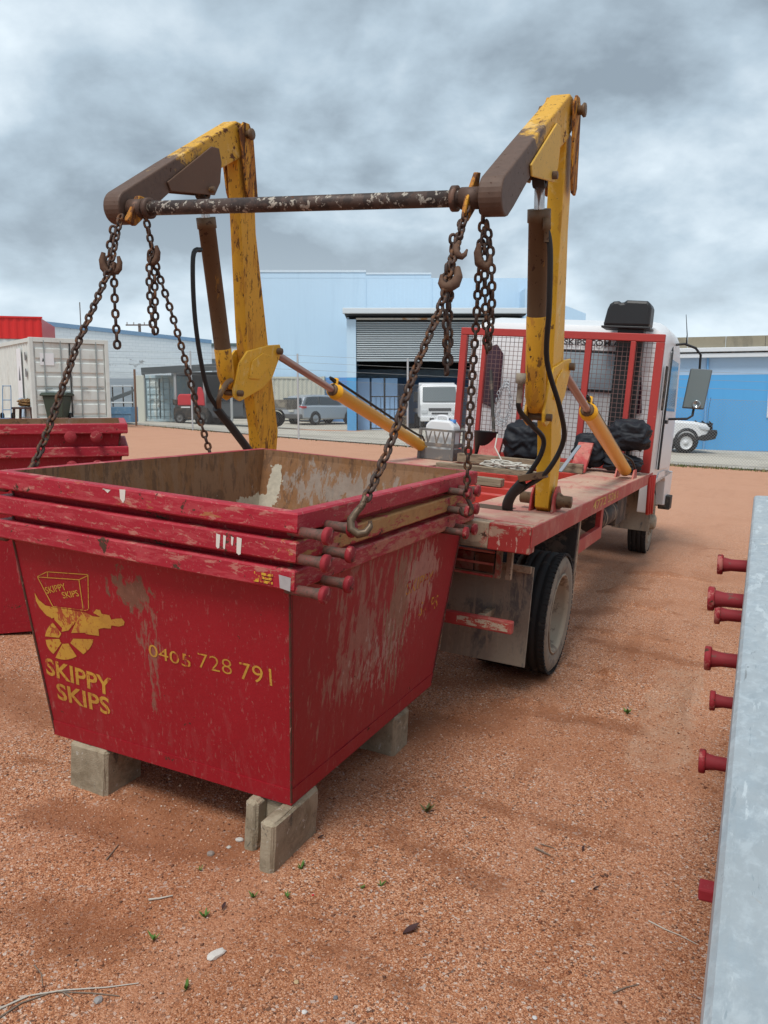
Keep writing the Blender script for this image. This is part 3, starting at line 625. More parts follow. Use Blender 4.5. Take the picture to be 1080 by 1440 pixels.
# ------------------------------------------------------------------ concrete blocks under the skip
def rough_block(name, label, parts, M=BF.M, base=(0,0,0), seed=1, amp=.0016):
    b = bmesh.new(); rr = random.Random(seed)
    for (x0, x1, y0, y1, z0, z1) in parts:
        r = bmesh.ops.create_cube(b, size=1.0); bmesh.ops.transform(b, matrix=Matrix.Translation(((x0+x1)/2, (y0+y1)/2, (z0+z1)/2)) @ Matrix.Diagonal((x1-x0, y1-y0, z1-z0, 1)), verts=r['verts'])
    bmesh.ops.bevel(b, geom=b.edges[:], offset=.013, segments=1, affect='EDGES')
    bmesh.ops.subdivide_edges(b, edges=b.edges[:], cuts=3, use_grid_fill=True)
    for v in b.verts:
        v.co += Vector((rr.uniform(-1,1), rr.uniform(-1,1), rr.uniform(-1,1)))*amp - Vector(base)
    me = bpy.data.meshes.new(name); b.to_mesh(me); b.free(); me.materials.append(m_concrete)
    o = bpy.data.objects.new(name, me); COL.objects.link(o); o.matrix_world = M @ Matrix.Translation(base)
    tag(o, label, 'concrete block', 'blocks under the skip'); return o
rough_block('concrete_block', 'pale concrete block wedged under the skip below its stencilled name', [(-2.36, -2.165, 2.40, 2.62, -.05, .186)], seed=2, base=(-2.26, 2.5, 0))
rough_block('concrete_block', 'broken hollow concrete block under the near corner of the stencilled skip', [(-1.375, -1.315, 2.275, 2.60, -.05, .186), (-1.375-.075, -1.372, 2.43, 2.47, -.05, .184), (-1.50, -1.445, 2.37, 2.60, -.05, .186)], seed=3, base=(-1.40, 2.43, 0))
rough_block('concrete_block', 'concrete block under the side of the skip that faces the truck wheel', [(-1.52, -1.315, 3.33, 3.50, -.05, .186)], seed=4, base=(-1.42, 3.42, 0))
rough_block('concrete_block', 'concrete block in the deep shade under the far corner of the skip', [(-2.40, -2.2, 3.38, 3.58, -.05, .186)], seed=5, base=(-2.3, 3.48, 0))

# ------------------------------------------------------------------ the skip truck
XC = -2.07
TB = (XC, 7.2, 0)
truck = thing('skip_truck', 'white cabbed skip loader truck with red tray and yellow lifting arms', 'truck', TF.M, TB)
def tpart(mb, name, mat, bevel=0, parent=None, fix=True): return mb.build(name, mat, parent or truck, bevel, fix=fix)
XR_, XL_ = -.988, -3.152
for x in (XC-.40, XC+.40): tpart(MB().box(x-.04, x+.04, 4.15, 11.4, .60, .84), 'chassis_rail', m_dark, .006)
# side decks with folded channel edges
tpart(MB().prism([(XR_, 1.022), (XR_, .912), (XR_-.03, .912), (XR_-.03, .995), (-1.50, .995), (-1.50, 1.022)], 4.13, 8.62, 1), 'side_deck', m_deck, .004)
tpart(MB().prism([(XL_, 1.022), (XL_, .912), (XL_+.03, .912), (XL_+.03, .995), (-2.66, .995), (-2.66, 1.022)], 4.13, 8.62, 1), 'side_deck', m_deck, .004)
rail = tpart(MB().box(XR_, XR_+.006, 4.03, 8.95, .914, 1.018), 'tray_edge', m_truckred, .002)
tpart(MB().box(XL_-.006, XL_, 4.03, 8.95, .914, 1.018), 'tray_edge', m_truckred, .002)
def on_edge(x, y): return TF.at(x, y, 0, XR_+.006)
a_, b_ = on_edge(833, 718), on_edge(868, 701)
lettering('phone_number', '4772 5261', weather('faded_yellow_print', (.62, .40, .10), .7, 0, [((.46, .10, .08), 60., .56, .06, {})]), truck, a_, (0, 1, 0), (0, 0, 1), abs(b_.y-a_.y), .062, .012, 0, .002)
# tail beam: grimy, with red paint left at the corner
tpart(MB().box(XL_+.002, XR_-.22, 4.025, 4.13, .880, 1.016), 'tail_beam', m_grime, .006)
tpart(MB().box(XR_-.22, XR_-.001, 4.02, 4.13, .878, 1.017), 'tail_beam_corner', weather('scraped_tail_red', (.38, .035, .03), .6, 0, [((.42, .30, .21), 5., .50, .10, {'rough': .9, 'amount': .8}), ((.55, .35, .28), (40, 40, 12), .60, .05, {})]), .006)
tpart(MB().box(-2.66, -1.50, 4.13, 4.62, .985, 1.012), 'rear_deck_plate', m_deck, .004)
for y, h in ((5.35, 1.005), (5.95, .99), (6.55, .985), (7.35, .97), (8.3, .97)):
    tpart(MB().box(-2.66, -1.50, y, y+.09, .87, h), 'cross_beam', weather('bright_red_beam', (.55, .05, .035), .5, 0, [((.5, .2, .14), 7., .6, .1, {'amount': .6}), (RUST, 18., .66, .05, {})]), .005)
for x in (-2.45, -1.70): tpart(MB().box(x-.03, x+.03, 4.62, 8.5, .84, .93), 'tray_runner', m_truckred, .004)
tpart(MB().box(-2.66, -1.50, 8.45, 8.62, .93, 1.02), 'front_deck_plate', m_deck, .004)
# deck pocket beside the arm foot: not cut, its shade painted as a dark plate
tpart(MB().box(-1.47, -1.25, 4.50, 4.68, .985, 1.0235), 'deck_pocket_shade', plain('dark_pocket', (.09, .055, .035), .9), 0)

# wheels
def wheel(x, y, sgn, dish):
    """x: outer face; sgn: +1 outer face towards +x"""
    c = (x - sgn*.105, y, .372); a = (sgn, 0, 0); w = .105; R0 = .372
    mb = MB()
    prof = [(-w+.012, .24), (-w, .28), (-w, .33), (-w+.02, R0-.012)]
    for g in np.linspace(-w+.028, w-.028, 4):
        prof += [(g-.018, R0), (g+.014, R0), (g+.015, R0-.012), (g+.021, R0-.012)]
    prof += [(w-.02, R0-.012), (w, .33), (w, .285), (w-.012, .24)]
    mb.lathe(prof[:4]+prof[4:-4]+prof[-4:-3], c, a, 44, 0); mb.lathe(prof[-4:], c, a, 44, 1)
    # tread sipes round the shoulder
    for k in range(66):
        an = 2*math.pi*k/66; u = Vector((0, math.cos(an), math.sin(an))); tt = Vector((0, -math.sin(an), math.cos(an)))
        mb.obox(Vector(c)+Vector(a)*(w-.022)+u*(R0-.006), Vector(a)*.018, tt*.011, u*.008, 0)
    t = tpart(mb, 'wheel', [m_tyre, m_side], fix=False)
    mb = MB()
    mb.lathe([(w-.016, .245), (w-.004, .250), (w-.002, .238), (w-.03, .225), (dish, .205), (dish-.006, .10), (dish+.015, .085), (dish+.03, .07), (dish+.03, .0005)], c, a, 36)
    r = tpart(mb, 'rim', m_wheel, 0, t, False)
    for k in range(6):
        an = 2*math.pi*k/6; u = Vector((0, math.cos(an), math.sin(an)))
        tpart(MB().lathe([(dish-.004, .016), (dish+.028, .015), (dish+.028, .0005)], Vector(c)+u*.15, a, 6), 'wheel_nut', m_wheel, 0, t, False)
    return t
RA = 4.95; FA = 9.98
for s, xo in ((1, XR_), (-1, XL_)):
    wheel(xo, RA, s, -.07); wheel(xo - s*.25, RA, s, .05); wheel(xo - s*.065, FA, s, .085)
def lathe_part(name, prof, c, a, mat, parent=None, n=20): return tpart(MB().lathe(prof, c, a, n), name, mat, 0, parent, False)
lathe_part('hub_cap', [(0, .09), (.06, .085), (.075, .06), (.075, .0005)], (XR_-.065-.02, FA, .372), (1, 0, 0), m_wheel)
for k in range(6):
    an = 2*math.pi*k/6; lathe_part('wheel_nut', [(0, .016), (.035, .015), (.035, .0005)], (XR_-.09, FA+.125*math.cos(an), .372+.125*math.sin(an)), (1, 0, 0), m_wheel, n=6)
tpart(MB().lathe([(-1.0, .05), (-.12, .06), (-.1, .13), (.1, .13), (.12, .06), (1.0, .05)], (XC, RA, .40), (1, 0, 0), 14), 'rear_axle', m_dark, 0, fix=False)
tpart(MB().box(XC-.95, XC+.95, FA-.05, FA+.05, .30, .38), 'front_axle', m_dark, .01)
# mud flaps, bumper bar, lamps
for s in (1, -1):
    xa = XC + s*.515; xb = XC + s*1.02
    f = tpart(MB().box(min(xa,xb), max(xa,xb), 4.42, 4.435, .165, .74), 'mud_flap', m_flap, .002)
    tpart(MB().box(min(xa,xb)+.01, max(xa,xb)-.01, 4.395, 4.42, .705, .745), 'flap_bar', m_grime, .003, f)
    xa = XC + s*.62; xb = XC + s*1.005
    tpart(MB().box(min(xa,xb), max(xa,xb), 4.12, 4.165, .425, .492), 'bumper_bar', m_truckred, .006)
    tpart(MB().box(XC+s*.80-.02, XC+s*.80+.02, 4.165, 4.42, .44, .475), 'bumper_bracket', m_grime, .003)
    for xx in (.87, .93): tpart(MB().box(XC+s*xx-.014, XC+s*xx+.014, 4.22, 4.26, .69, .90), 'lamp_bracket', m_grime, .003)
    x0, x1 = sorted((XC+s*.50, XC+s*.85)); 
    lb = tpart(MB().box(x0, x1, 4.24, 4.31, .705, .825), 'tail_lamp', m_dark, .006)
    w3 = (x1-x0)/3
    for i, cc in enumerate((((.30, .28, .24), 'clear_lens'), ((.16, .014, .014), 'red_lens'), ((.13, .035, .014), 'amber_lens'))):
        a0 = x0+w3*i if s > 0 else x1-w3*(i+1)
        tpart(MB().box(a0+.004, a0+w3-.004, 4.228, 4.238, .715, .815), cc[1], weather('dusty_'+cc[1], cc[0], .4, 0, [((.25, .18, .13), 9., .5, .2, {'amount': .5})]), .003, lb)
    for z in (.70, .765, .83): tpart(MB().box(x0, x1, 4.205, 4.217, z-.006, z+.006), 'lamp_guard', m_truckred, 0, lb)
a_ = TF.at(657, 878, 1, 4.12)
lettering('bumper_sticker', 'DO NOT OVERTAKE', m_grime, truck, (XC+.70, 4.119, .437), (1,0,0), (0,0,1), .28, .035, .02, 0, .002) if False else None
tpart(MB().box(XC+.70, XC+.985, 4.1185, 4.12, .437, .48), 'worn_sticker', weather('peeling_sticker', (.55, .45, .33), .8, 0, [((.45, .08, .06), (30, 30, 60), .50, .04, {})]), 0)
# under the tray on the near side
tpart(MB().prism([(5.36, .40), (5.40, .40), (5.45, .90), (5.40, .90)], -1.30, XR_-.03), 'mud_guard', m_dark, .004)
tpart(MB().box(-1.06, -1.02, 5.42, 5.50, .30, .91), 'guard_post', m_grime, .004)
tpart(MB().prism([(5.55, .62), (6.6, .62), (6.6, .91), (6.5, .91), (6.5, .72), (5.55, .72)], -1.10, -1.06), 'side_rail', m_truckred, .004)
tpart(MB().lathe([(0, .0005), (.0, .10), (.015, .115), (.75, .115), (.765, .10), (.765, .0005)], (-1.22, 6.95, .71), (0, 1, 0), 20), 'air_tank', m_dark, 0, fix=False)
for y in (7.1, 7.55): tpart(MB().lathe([(-.02, .118), (.02, .118)], (-1.22, y, .71), (0, 1, 0), 20), 'tank_strap', m_wheel, 0, fix=False)
tpart(MB().box(-1.45, -1.15, 7.9, 8.5, .55, .88), 'battery_box', m_dark, .01)
tpart(MB().box(-1.40, XR_-.01, 9.35, 9.365, .34, .82), 'front_mud_flap', m_flap, .002)
for i in range(3):
    x = XR_+.012+.012*i; y = 8.66+.07*i
    tpart(MB().tube([(x, y-.03, .99), (x+.01, y-.035, .80), (x+.012, y, .62), (x+.01, y+.045, .60), (x, y+.075, .78), (x, y+.07, 1.0)], .016, 8), 'red_hose', plain('red_hose_skin', (.42, .03, .025), .5), 0, fix=False)

# ---- headboard
HB = 8.66
hx0, hx1 = XL_+.05, XR_+.005
def post(x, w, z0, z1, name='headboard_post'): return tpart(MB().box(x-w/2, x+w/2, HB-.03, HB+.03, z0, z1), name, m_frame, .005)
post(hx1-.04, .08, 1.022, 2.32); post(hx0+.035, .07, 1.022, 2.32); post(-1.72, .062, 1.022, 2.32); post(-1.28, .05, 1.022, 2.32); post(-2.83, .045, 1.022, 2.32); post(-2.38, .05, 1.022, 2.32)
tpart(MB().box(hx0, hx1, HB-.032, HB+.032, 2.322, 2.398), 'headboard_rail', m_frame, .006)
tpart(MB().box(hx0, hx1, HB-.028, HB+.028, 1.024, 1.09), 'headboard_rail', m_frame, .006)
mb = MB(); wz0, wz1 = 1.09, 2.325; wr = .0022
xs_ = np.arange(hx0+.07, hx1-.06, .047); zs_ = np.arange(wz0, wz1, .047)
for x in xs_: mb.box(x-wr, x+wr, HB+.031, HB+.031+2*wr, wz0, wz1)
for z in zs_: mb.box(hx0+.06, hx1-.06, HB+.031+2*wr, HB+.031+4*wr, z-wr, z+wr)
m_wire = plain('red_wire', (.42, .17, .14), .5)
w_ = tpart(mb, 'wire_mesh', plain('wire', (.20, .115, .105), .6, .1), 0, fix=False); w_['kind'] = 'stuff'
tpart(MB().bar((-2.33, HB-.05, 1.05), (-2.33, HB-.9, 1.02), .06, .012), 'brace', m_frame, .003)
tpart(MB().prism([(7.75, 1.03), (7.82, 1.03), (8.1, 1.30), (8.04, 1.30)], -1.60, -1.46), 'stop_plate', m_truckred, .004)
tpart(MB().prism([(8.05, 1.03), (8.12, 1.03), (8.26, 1.26), (8.2, 1.26)], -2.62, -2.40), 'stop_plate', m_truckred, .004)
tpart(MB().tube([(-2.72, HB-.06, 1.95), (-2.55, HB-.3, 1.30), (-2.50, HB-.42, 1.05)], .018, 8), 'pry_bar', m_dark, 0, fix=False)

# ---- cab
def rrect(hx, z0, z1, rt, rb=.05, n=5):
    pts = []
    for (cx_, cz_, r, a0) in ((hx-rb, z0+rb, rb, -90), (hx-rt, z1-rt, rt, 0), (-hx+rt, z1-rt, rt, 90), (-hx+rb, z0+rb, rb, 180)):
        for i in range(n+1):
            an = R_(a0+90*i/n); pts.append((cx_+r*math.cos(an), cz_+r*math.sin(an)))
    return pts
mb = MB(); secs = [(9.02, 1.0, .92, 2.40, .16), (9.06, 1.045, .90, 2.50, .18), (9.5, 1.06, .90, 2.60, .20), (10.4, 1.06, .90, 2.60, .20), (10.75, 1.055, .90, 2.44, .18), (11.15, 1.04, .88, 1.62, .12), (11.28, 1.02, .80, 1.50, .10)]
rings = []
for (y, hx, z0, z1, rt) in secs: rings.append([(XC+px_, y, pz) for px_, pz in rrect(hx, z0, z1, rt)])
n = len(rings[0]); vs = [p for g in rings for p in g]
mb.add(vs, [(i*n+j, i*n+(j+1)%n, (i+1)*n+(j+1)%n, (i+1)*n+j) for i in range(len(rings)-1) for j in range(n)] + [tuple(range(n))[::-1], tuple(range((len(rings)-1)*n, len(rings)*n))], 0, True)
cab = tpart(mb, 'cab', m_white, 0); md = cab.modifiers.new('e', 'EDGE_SPLIT'); md.split_angle = R_(38)
# lower cab skirts and wheel arch
tpart(MB().prism([(9.0, .58), (9.42, .62), (9.5, .86), (9.7, .96), (10.25, .96), (10.5, .82), (10.58, .52), (11.3, .45), (11.32, .90), (9.0, .92)], XR_-.12, XR_-.012), 'cab_skirt', m_white, .01)
tpart(MB().prism([(9.0, .58), (9.42, .62), (9.5, .86), (9.7, .96), (10.25, .96), (10.5, .82), (10.58, .52), (11.3, .45), (11.32, .90), (9.0, .92)], XL_+.012, XL_+.12), 'cab_skirt', m_white, .01)
tpart(MB().box(XL_+.1, XR_-.1, 11.30, 11.42, .42, .72), 'front_bumper', m_white, .02)
tpart(MB().box(XR_-.09, XR_+.05, 10.75, 11.0, .45, .62), 'cab_step', m_dark, .01)
tpart(MB().prism([(9.42, 1.02), (9.42, 1.60), (9.52, 2.30), (10.45, 2.30), (10.62, 1.62), (10.62, .98)], XR_-.018, XR_-.008), 'door', m_white, .004)
tpart(MB().prism([(9.50, 1.66), (9.56, 2.22), (10.35, 2.22), (10.52, 1.66)], XR_-.0075, XR_-.004), 'door_window', m_glass, 0)
tpart(MB().tube([(XR_+.002, 9.43, 1.02), (XR_+.002, 9.43, 1.62), (XR_-.004, 9.52, 2.28), (XR_-.03, 9.7, 2.36)], .012, 6), 'door_seal', m_black, 0, fix=False)
tpart(MB().box(XR_-.012, XR_+.006, 9.12, 9.20, 1.66, 2.12), 'rear_vent', m_dark, .005)
tpart(MB().box(XR_-.004, XR_+.022, 9.55, 9.70, 1.52, 1.56), 'door_handle', m_black, .004)
# rear windows of the cab and its lettering
tpart(MB().box(-2.42, -1.46, 8.995, 9.012, 1.80, 2.24), 'rear_window_seal', m_black, .02)
tpart(MB().box(-2.39, -1.49, 8.988, 8.993, 1.83, 2.21), 'rear_window', plain('rear_glass', (.30, .38, .43), .2, 0, .1, .6, 0), 0)
tpart(MB().prism([(-2.98, 1.62), (-2.80, 1.56), (-2.72, 1.70), (-2.72, 2.16), (-2.80, 2.26), (-2.90, 2.22)], 8.994, 9.012, 1), 'corner_window', plain('maroon_tint', (.06, .025, .04), .15, 0, .1), .004)
tpart(MB().prism([(-1.17, 1.62), (-1.34, 1.56), (-1.42, 1.70), (-1.42, 2.16), (-1.34, 2.26), (-1.24, 2.22)], 8.994, 9.012, 1), 'corner_window', plain('maroon_tint', (.06, .025, .04), .15), .004)
lettering('cab_lettering', 'SKIPS.COM.AU', plain('black_print', (.03, .03, .035), .6), truck, (-2.06, 9.012, 2.285), (1,0,0), (0,0,1), .66, .065, .02, 0, .012)
# engine air intake
tpart(MB().box(-1.47, -1.21, 8.76, 8.93, 1.05, 2.47), 'intake_duct', m_black, .015)
tpart(MB().prism([(-1.615, 2.465), (-1.155, 2.47), (-1.155, 2.66), (-1.165, 2.70), (-1.20, 2.725), (-1.40, 2.73), (-1.43, 2.708), (-1.455, 2.705), (-1.48, 2.72), (-1.53, 2.715), (-1.565, 2.69), (-1.585, 2.64)], 8.70, 8.98, 1), 'intake_head', m_black, .03)
tpart(MB().box(-1.625, -1.145, 8.69, 8.99, 2.45, 2.472), 'intake_lip', m_black, .006)
# mirror, aerial
mi = tpart(MB().obox((-.735, 10.05, 1.93), (.115, .02, 0), (-.004, .022, 0), (.02, 0, .225)), 'mirror', plain('mirror_back', (.12, .14, .15), .5), .012)
tpart(MB().obox((-.735+.004, 10.024, 1.93), (.105, .018, 0), (0, .0015, 0), (.018, 0, .21)), 'mirror_glass', plain('mirror_glass', (.16, .20, .205), .25, 0, .05, .5, 0), 0, mi)
tpart(MB().lathe([(0, .0005), (.02, .03), (.03, .045), (0, .05)], (-.72, 10.02, 1.76), (0, -1, 0), 14), 'spot_mirror', plain('spot_mirror', (.35, .4, .42), .15, .6), 0, mi, fix=False)
tpart(MB().tube([(XR_-.05, 9.95, 2.40), (-.92, 9.98, 2.42), (-.80, 10.0, 2.38), (-.74, 10.03, 2.31), (-.735, 10.06, 2.12)], .014, 8), 'mirror_arm', m_black, 0, fix=False)
tpart(MB().tube([(-.745, 10.06, 1.74), (-.75, 10.05, 1.63), (-.80, 10.02, 1.59), (XR_-.02, 9.95, 1.57)], .014, 8), 'mirror_arm', m_black, 0, fix=False)
tpart(MB().tube([(-.90, 9.98, 2.41), (-.905, 9.97, 2.52), (-.94, 9.95, 2.74)], .004, 5, radii=[.012, .006, .003]), 'aerial', m_black, 0, fix=False)

# ---- lifting arms
JIB = [(3.335+.082*math.cos(R_(a)), 2.452+.082*math.sin(R_(a))) for a in range(128, 300, 14)] + [ (3.44, 2.43), (3.66, 2.615), (4.02, 2.80), (4.24, 2.93), (4.32, 3.0), (4.325, 3.09), (4.27, 3.135), (4.20, 3.13), (3.62, 2.745)]
GUS = [(3.60, 2.64), (3.63, 2.60), (3.93, 2.655), (4.01, 2.67), (4.055, 2.75), (4.06, 2.86), (4.03, 2.93), (3.96, 2.92)]
POST = [(4.66, 1.045), (4.72, 1.02), (4.79, 1.02), (4.84, 1.06), (4.85, 1.32), (4.68, 1.86), (4.47, 2.55), (4.40, 2.98), (4.235, 2.98), (4.30, 2.60), (4.40, 2.0), (4.44, 1.80), (4.60, 1.35)]
CHK = [(4.20, 3.09), (4.235, 3.135), (4.29, 3.14), (4.335, 3.10), (4.42, 2.74), (4.40, 2.70), (4.34, 2.70), (4.30, 2.76)]
KNEE = [(4.285, 1.585), (4.30, 1.535), (4.36, 1.515), (4.60, 1.60), (4.72, 1.68), (4.82, 1.86), (4.79, 1.90), (4.66, 1.885), (4.42, 1.83), (4.34, 1.75)]
KDI = [(4.44, 1.66), (4.56, 1.66), (4.66, 1.74), (4.68, 1.82), (4.58, 1.83), (4.46, 1.77)]
def sweep(name, pts, r, mat, parent, n=8):
    """smooth tube through points"""
    P = [Vector(p) for p in pts]; out = []
    for i in range(len(P)-1):
        p0, p1, p2, p3 = P[max(i-1,0)], P[i], P[i+1], P[min(i+2,len(P)-1)]
        for k in range(6):
            t_ = k/6; out.append(.5*((2*p1) + (p2-p0)*t_ + (2*p0-5*p1+4*p2-p3)*t_*t_ + (3*p1-p0-3*p2+p3)*t_**3))
    out.append(P[-1]); return tpart(MB().tube(out, r, n), name, mat, 0, parent, False)
ARMX = {}
m_ypost = weather('streaked_yellow_paint', (.70, .34, .022), .55, 0, [((.46, .19, .03), (16, 16, 3), .53, .14, {'rough': .85, 'amount': .7}), (RUST, (24, 24, 6), .595, .06, {'rough': .9, 'amount': .85}), (DRUST, (60, 60, 24), .62, .04, {'rough': .9})], spec=.3)
for s, xm, mp, mj in ((1, -1.10, m_yellow, m_yellow), (-1, -3.045, m_ypost, m_ypost)):
    ARMX[s] = xm
    arm = tpart(MB().prism(POST, xm-.04, xm+.04), 'lift_arm', mp, .005)
    arm['label'] = 'yellow lifting arm with rust streaks' if s < 0 else 'yellow lifting arm with black hoses'
    # jib: yellow box with worn brown nose
    jb = tpart(MB().prism(JIB, xm-.05, xm+.05), 'jib', weather('jib_paint', (.66, .35, .03), .55, 0, [
        ((.74, .50, .20), 8., .55, .12, {'amount': .6}), (RUST, (14, 14, 14), .58, .06, {'rough': .9}),
        ((.115, .068, .048), 10., .50, .30, {'center': (0, -3.95, 2.45), 'radius': (3., .75, .75), 'k': .62, 'rough': .6}),
        (DRUST, 40., .63, .04, {'rough': .9})]), .008, arm)
    for q in (1, -1):
        x0, x1 = sorted((xm+q*.052, xm+q*.062))
        tpart(MB().prism(GUS, x0, x1), 'gusset_plate', (weather('gusset_bare', (.15, .085, .055), .7, .1, [((.5, .26, .03), 12., .68, .05, {})]) if s < 0 else weather('gusset_paint', (.70, .42, .07), .6, 0, [((.30, .17, .06), 60., .60, .12, {'amount': .8}), (RUST, 22., .64, .05, {})])), .004, arm)
        x0, x1 = sorted((xm+q*.064, xm+q*.078))
        tpart(MB().prism(CHK, x0, x1), 'cheek_plate', m_yrust, .004, arm)
        x0, x1 = sorted((xm+q*.0405, xm+q*.056))
        kp = tpart(MB().prism(KNEE, x0, x1), 'knee_plate', m_yellow, .004, arm)
        x0, x1 = sorted((xm+q*.0565, xm+q*.064))
        tpart(MB().prism(KDI, x0, x1), 'knee_stiffener', m_yellow, .004, arm)
        x0, x1 = sorted((xm+q*.058, xm+q*.070))
        tpart(MB().prism([(4.64, 1.02), (4.86, 1.02), (4.84, 1.12), (4.78, 1.17), (4.71, 1.17), (4.66, 1.12)], x0, x1), 'foot_lug', m_truckred, .004, arm)
    lathe_part('pivot_pin', [(-.115, .0005), (-.115, .032), (-.105, .034), (-.095, .022), (.095, .022), (.105, .034), (.115, .032), (.115, .0005)], (xm, 4.272, 3.075), (1,0,0), m_cyl, arm, 16)
    lathe_part('foot_pin', [(-.15, .0005), (-.15, .03), (-.145, .034), (-.09, .034), (-.08, .05), (-.06, .05), (.08, .05), (.10, .036), (.15, .034), (.15, .0005)], (xm, 4.75, 1.085), (1,0,0), m_cyl, arm, 16)
    lathe_part('knee_pin', [(-.085, .0005), (-.085, .02), (.085, .02), (.085, .0005)], (xm, 4.335, 1.565), (1,0,0), m_cyl, arm, 12)
    lathe_part('knee_pin', [(-.085, .0005), (-.085, .022), (.085, .022), (.085, .0005)], (xm, 4.77, 1.855), (1,0,0), m_cyl, arm, 12)
    lathe_part('gusset_pin', [(-.085, .0005), (-.085, .018), (.085, .018), (.085, .0005)], (xm, 3.965, 2.69), (1,0,0), m_cyl, arm, 12)
    # lift cylinder
    A_, B_ = Vector((xm, 3.975, 2.675)), Vector((xm, 4.30, 1.59)); d = (B_-A_).normalized(); Lc = (B_-A_).length
    lathe_part('rod_eye', [(-.028, .038), (.028, .038), (.028, .018), (-.028, .018), (-.028, .038)], A_, (1,0,0), m_dark, arm, 16)
    lathe_part('cylinder_rod', [(.02, .0005), (.02, .025), (.16, .025)], A_, d, m_chrome, arm, 14)
    fb = .56 if s > 0 else .78
    lathe_part('lift_cylinder', [(.13, .02), (.13, .056), (.19, .056), (.192, .05), (Lc*fb, .05)], A_, d, m_cyl, arm, 20)
    lathe_part('cylinder_base', [(Lc*fb, .0495), (Lc*fb+.004, .0525), (Lc-.08, .0525), (Lc-.05, .045), (Lc, .03), (Lc, .0005)], A_, d, m_ypost, arm, 20)
    # tray cylinder: rod to the knee, barrel foot on the deck
    A_, B_ = Vector((xm, 4.77, 1.855)), Vector((xm+.0, 7.85, 1.075)); d = (B_-A_).normalized(); Lc = (B_-A_).length
    lathe_part('cylinder_rod', [(.0, .0005), (.0, .026), (1.05, .026)], A_, d, plain('reddish_rod', (.42, .27, .23), .3, .6), arm, 14)
    st = .97 if s > 0 else .93
    lathe_part('tray_cylinder', [(st, .027), (st, .054), (st+.05, .057), (st+.052, .063), (st+.075, .063), (st+.08, .054), (Lc-.06, .054), (Lc-.02, .045), (Lc, .03)], A_, d, m_yclean, arm, 22)
    lathe_part('gland_nut', [(st-.012, .028), (st-.012, .046), (st+.001, .048)], A_, d, m_cyl, arm, 12)
    tpart(MB().prism([(7.72, 1.02), (7.98, 1.02), (7.92, 1.10), (7.80, 1.10)], xm-.085, xm-.07), 'cylinder_foot', m_truckred, .003, arm)
    tpart(MB().prism([(7.72, 1.02), (7.98, 1.02), (7.92, 1.10), (7.80, 1.10)], xm+.07, xm+.085), 'cylinder_foot', m_truckred, .003, arm)
    up = Vector((0, -d.z, d.y)).normalized()
    if up.z < 0: up = -up
    # pipe along the barrel and hose at its foot
    sweep('pressure_pipe', [A_+d*(st+.03)+up*.062, A_+d*(st+.06)+up*.082, A_+d*(Lc-.55)+up*.08, A_+d*(Lc-.3)+up*.095, A_+d*(Lc-.06)+up*.09+Vector((.05*s, 0, 0)), Vector((xm+.07, 7.98, 1.05))], .011, m_rubber, arm)
    lathe_part('pipe_union', [(0, .02), (.05, .02), (.05, .0005)], A_+d*(st+.03)+up*.05, up, m_yclean, arm, 8)
# red paint scrawl on the near tray cylinder
A_, B_ = Vector((-1.10, 4.77, 1.855)), Vector((-1.10, 7.85, 1.075)); d = (B_-A_).normalized(); up = Vector((0, -d.z, d.y))
m_orp = weather('red_stencil_print', (.62, .10, .02), .6, 0, [((.80, .37, .018), 50., .55, .05, {})])
def wrap_text(txt, s0, wd, rad, h):
    me = text_mesh(txt, .03); co = np.empty(len(me.vertices)*3); me.vertices.foreach_get('co', co); co = co.reshape(-1, 3)
    x0, x1, y0, y1 = co[:,0].min(), co[:,0].max(), co[:,1].min(), co[:,1].max(); out = []
    for c_ in co:
        al = (c_[0]-x0)/(x1-x0)*wd; an = ((c_[1]-y0)/(y1-y0)-.5)*h/rad + R_(52)
        out.append((A_ + d*(s0+al) + (Vector((1,0,0))*math.cos(an) + up*math.sin(an))*rad - Vector(TB))[:])
    me.vertices.foreach_set('co', np.array(out).ravel()); me.materials.clear(); me.materials.append(m_orp); me.update()
    ob = bpy.data.objects.new('cylinder_lettering', me); COL.objects.link(ob); ob.parent = truck
wrap_text('UNIT', 1.55, .5, .0560, .05); wrap_text('250', 2.2, .38, .0560, .05)

# hoses on the near arm
xm = -1.10
sweep('hydraulic_hose', [(xm+.05, 3.99, 2.46), (xm+.075, 4.0, 2.36), (xm+.085, 4.05, 2.1), (xm+.075, 4.15, 1.85), (xm+.13, 4.3, 1.62), (xm+.14, 4.42, 1.45), (xm+.06, 4.45, 1.27), (xm-.06, 4.5, 1.17), (xm-.135, 4.52, 1.10), (xm-.15, 4.55, 1.01)], .014, m_rubber, truck)
sweep('hydraulic_hose', [(xm-.05, 4.16, 1.70), (xm-.05, 4.17, 1.60), (xm-.01, 4.30, 1.52), (xm+.03, 4.42, 1.45), (xm+.02, 4.44, 1.36), (xm-.04, 4.46, 1.25), (xm-.12, 4.50, 1.14), (xm-.165, 4.55, 1.01)], .014, m_rubber, truck)
sweep('hose_sleeve', [(xm-.075, 4.47, 1.195), (xm-.135, 4.50, 1.12), (xm-.165, 4.53, 1.05), (xm-.16, 4.56, 1.0)], .03, m_rubber, truck)
lathe_part('hose_fitting', [(0, .0005), (0, .02), (.05, .02), (.055, .014), (.11, .014)], (xm+.048, 3.985, 2.50), (.1, .02, -1), m_cyl, truck, 8)
lathe_part('hose_fitting', [(0, .0005), (0, .026), (.05, .026), (.055, .016), (.15, .016)], (xm-.05, 4.15, 1.78), (0, .05, -1), m_wheel, truck, 8)
tpart(MB().obox((xm-.02, 4.475, 1.235), (.075, 0, .02), (0, .03, 0), (-.006, 0, .018)), 'hose_clamp', m_cyl, .004)
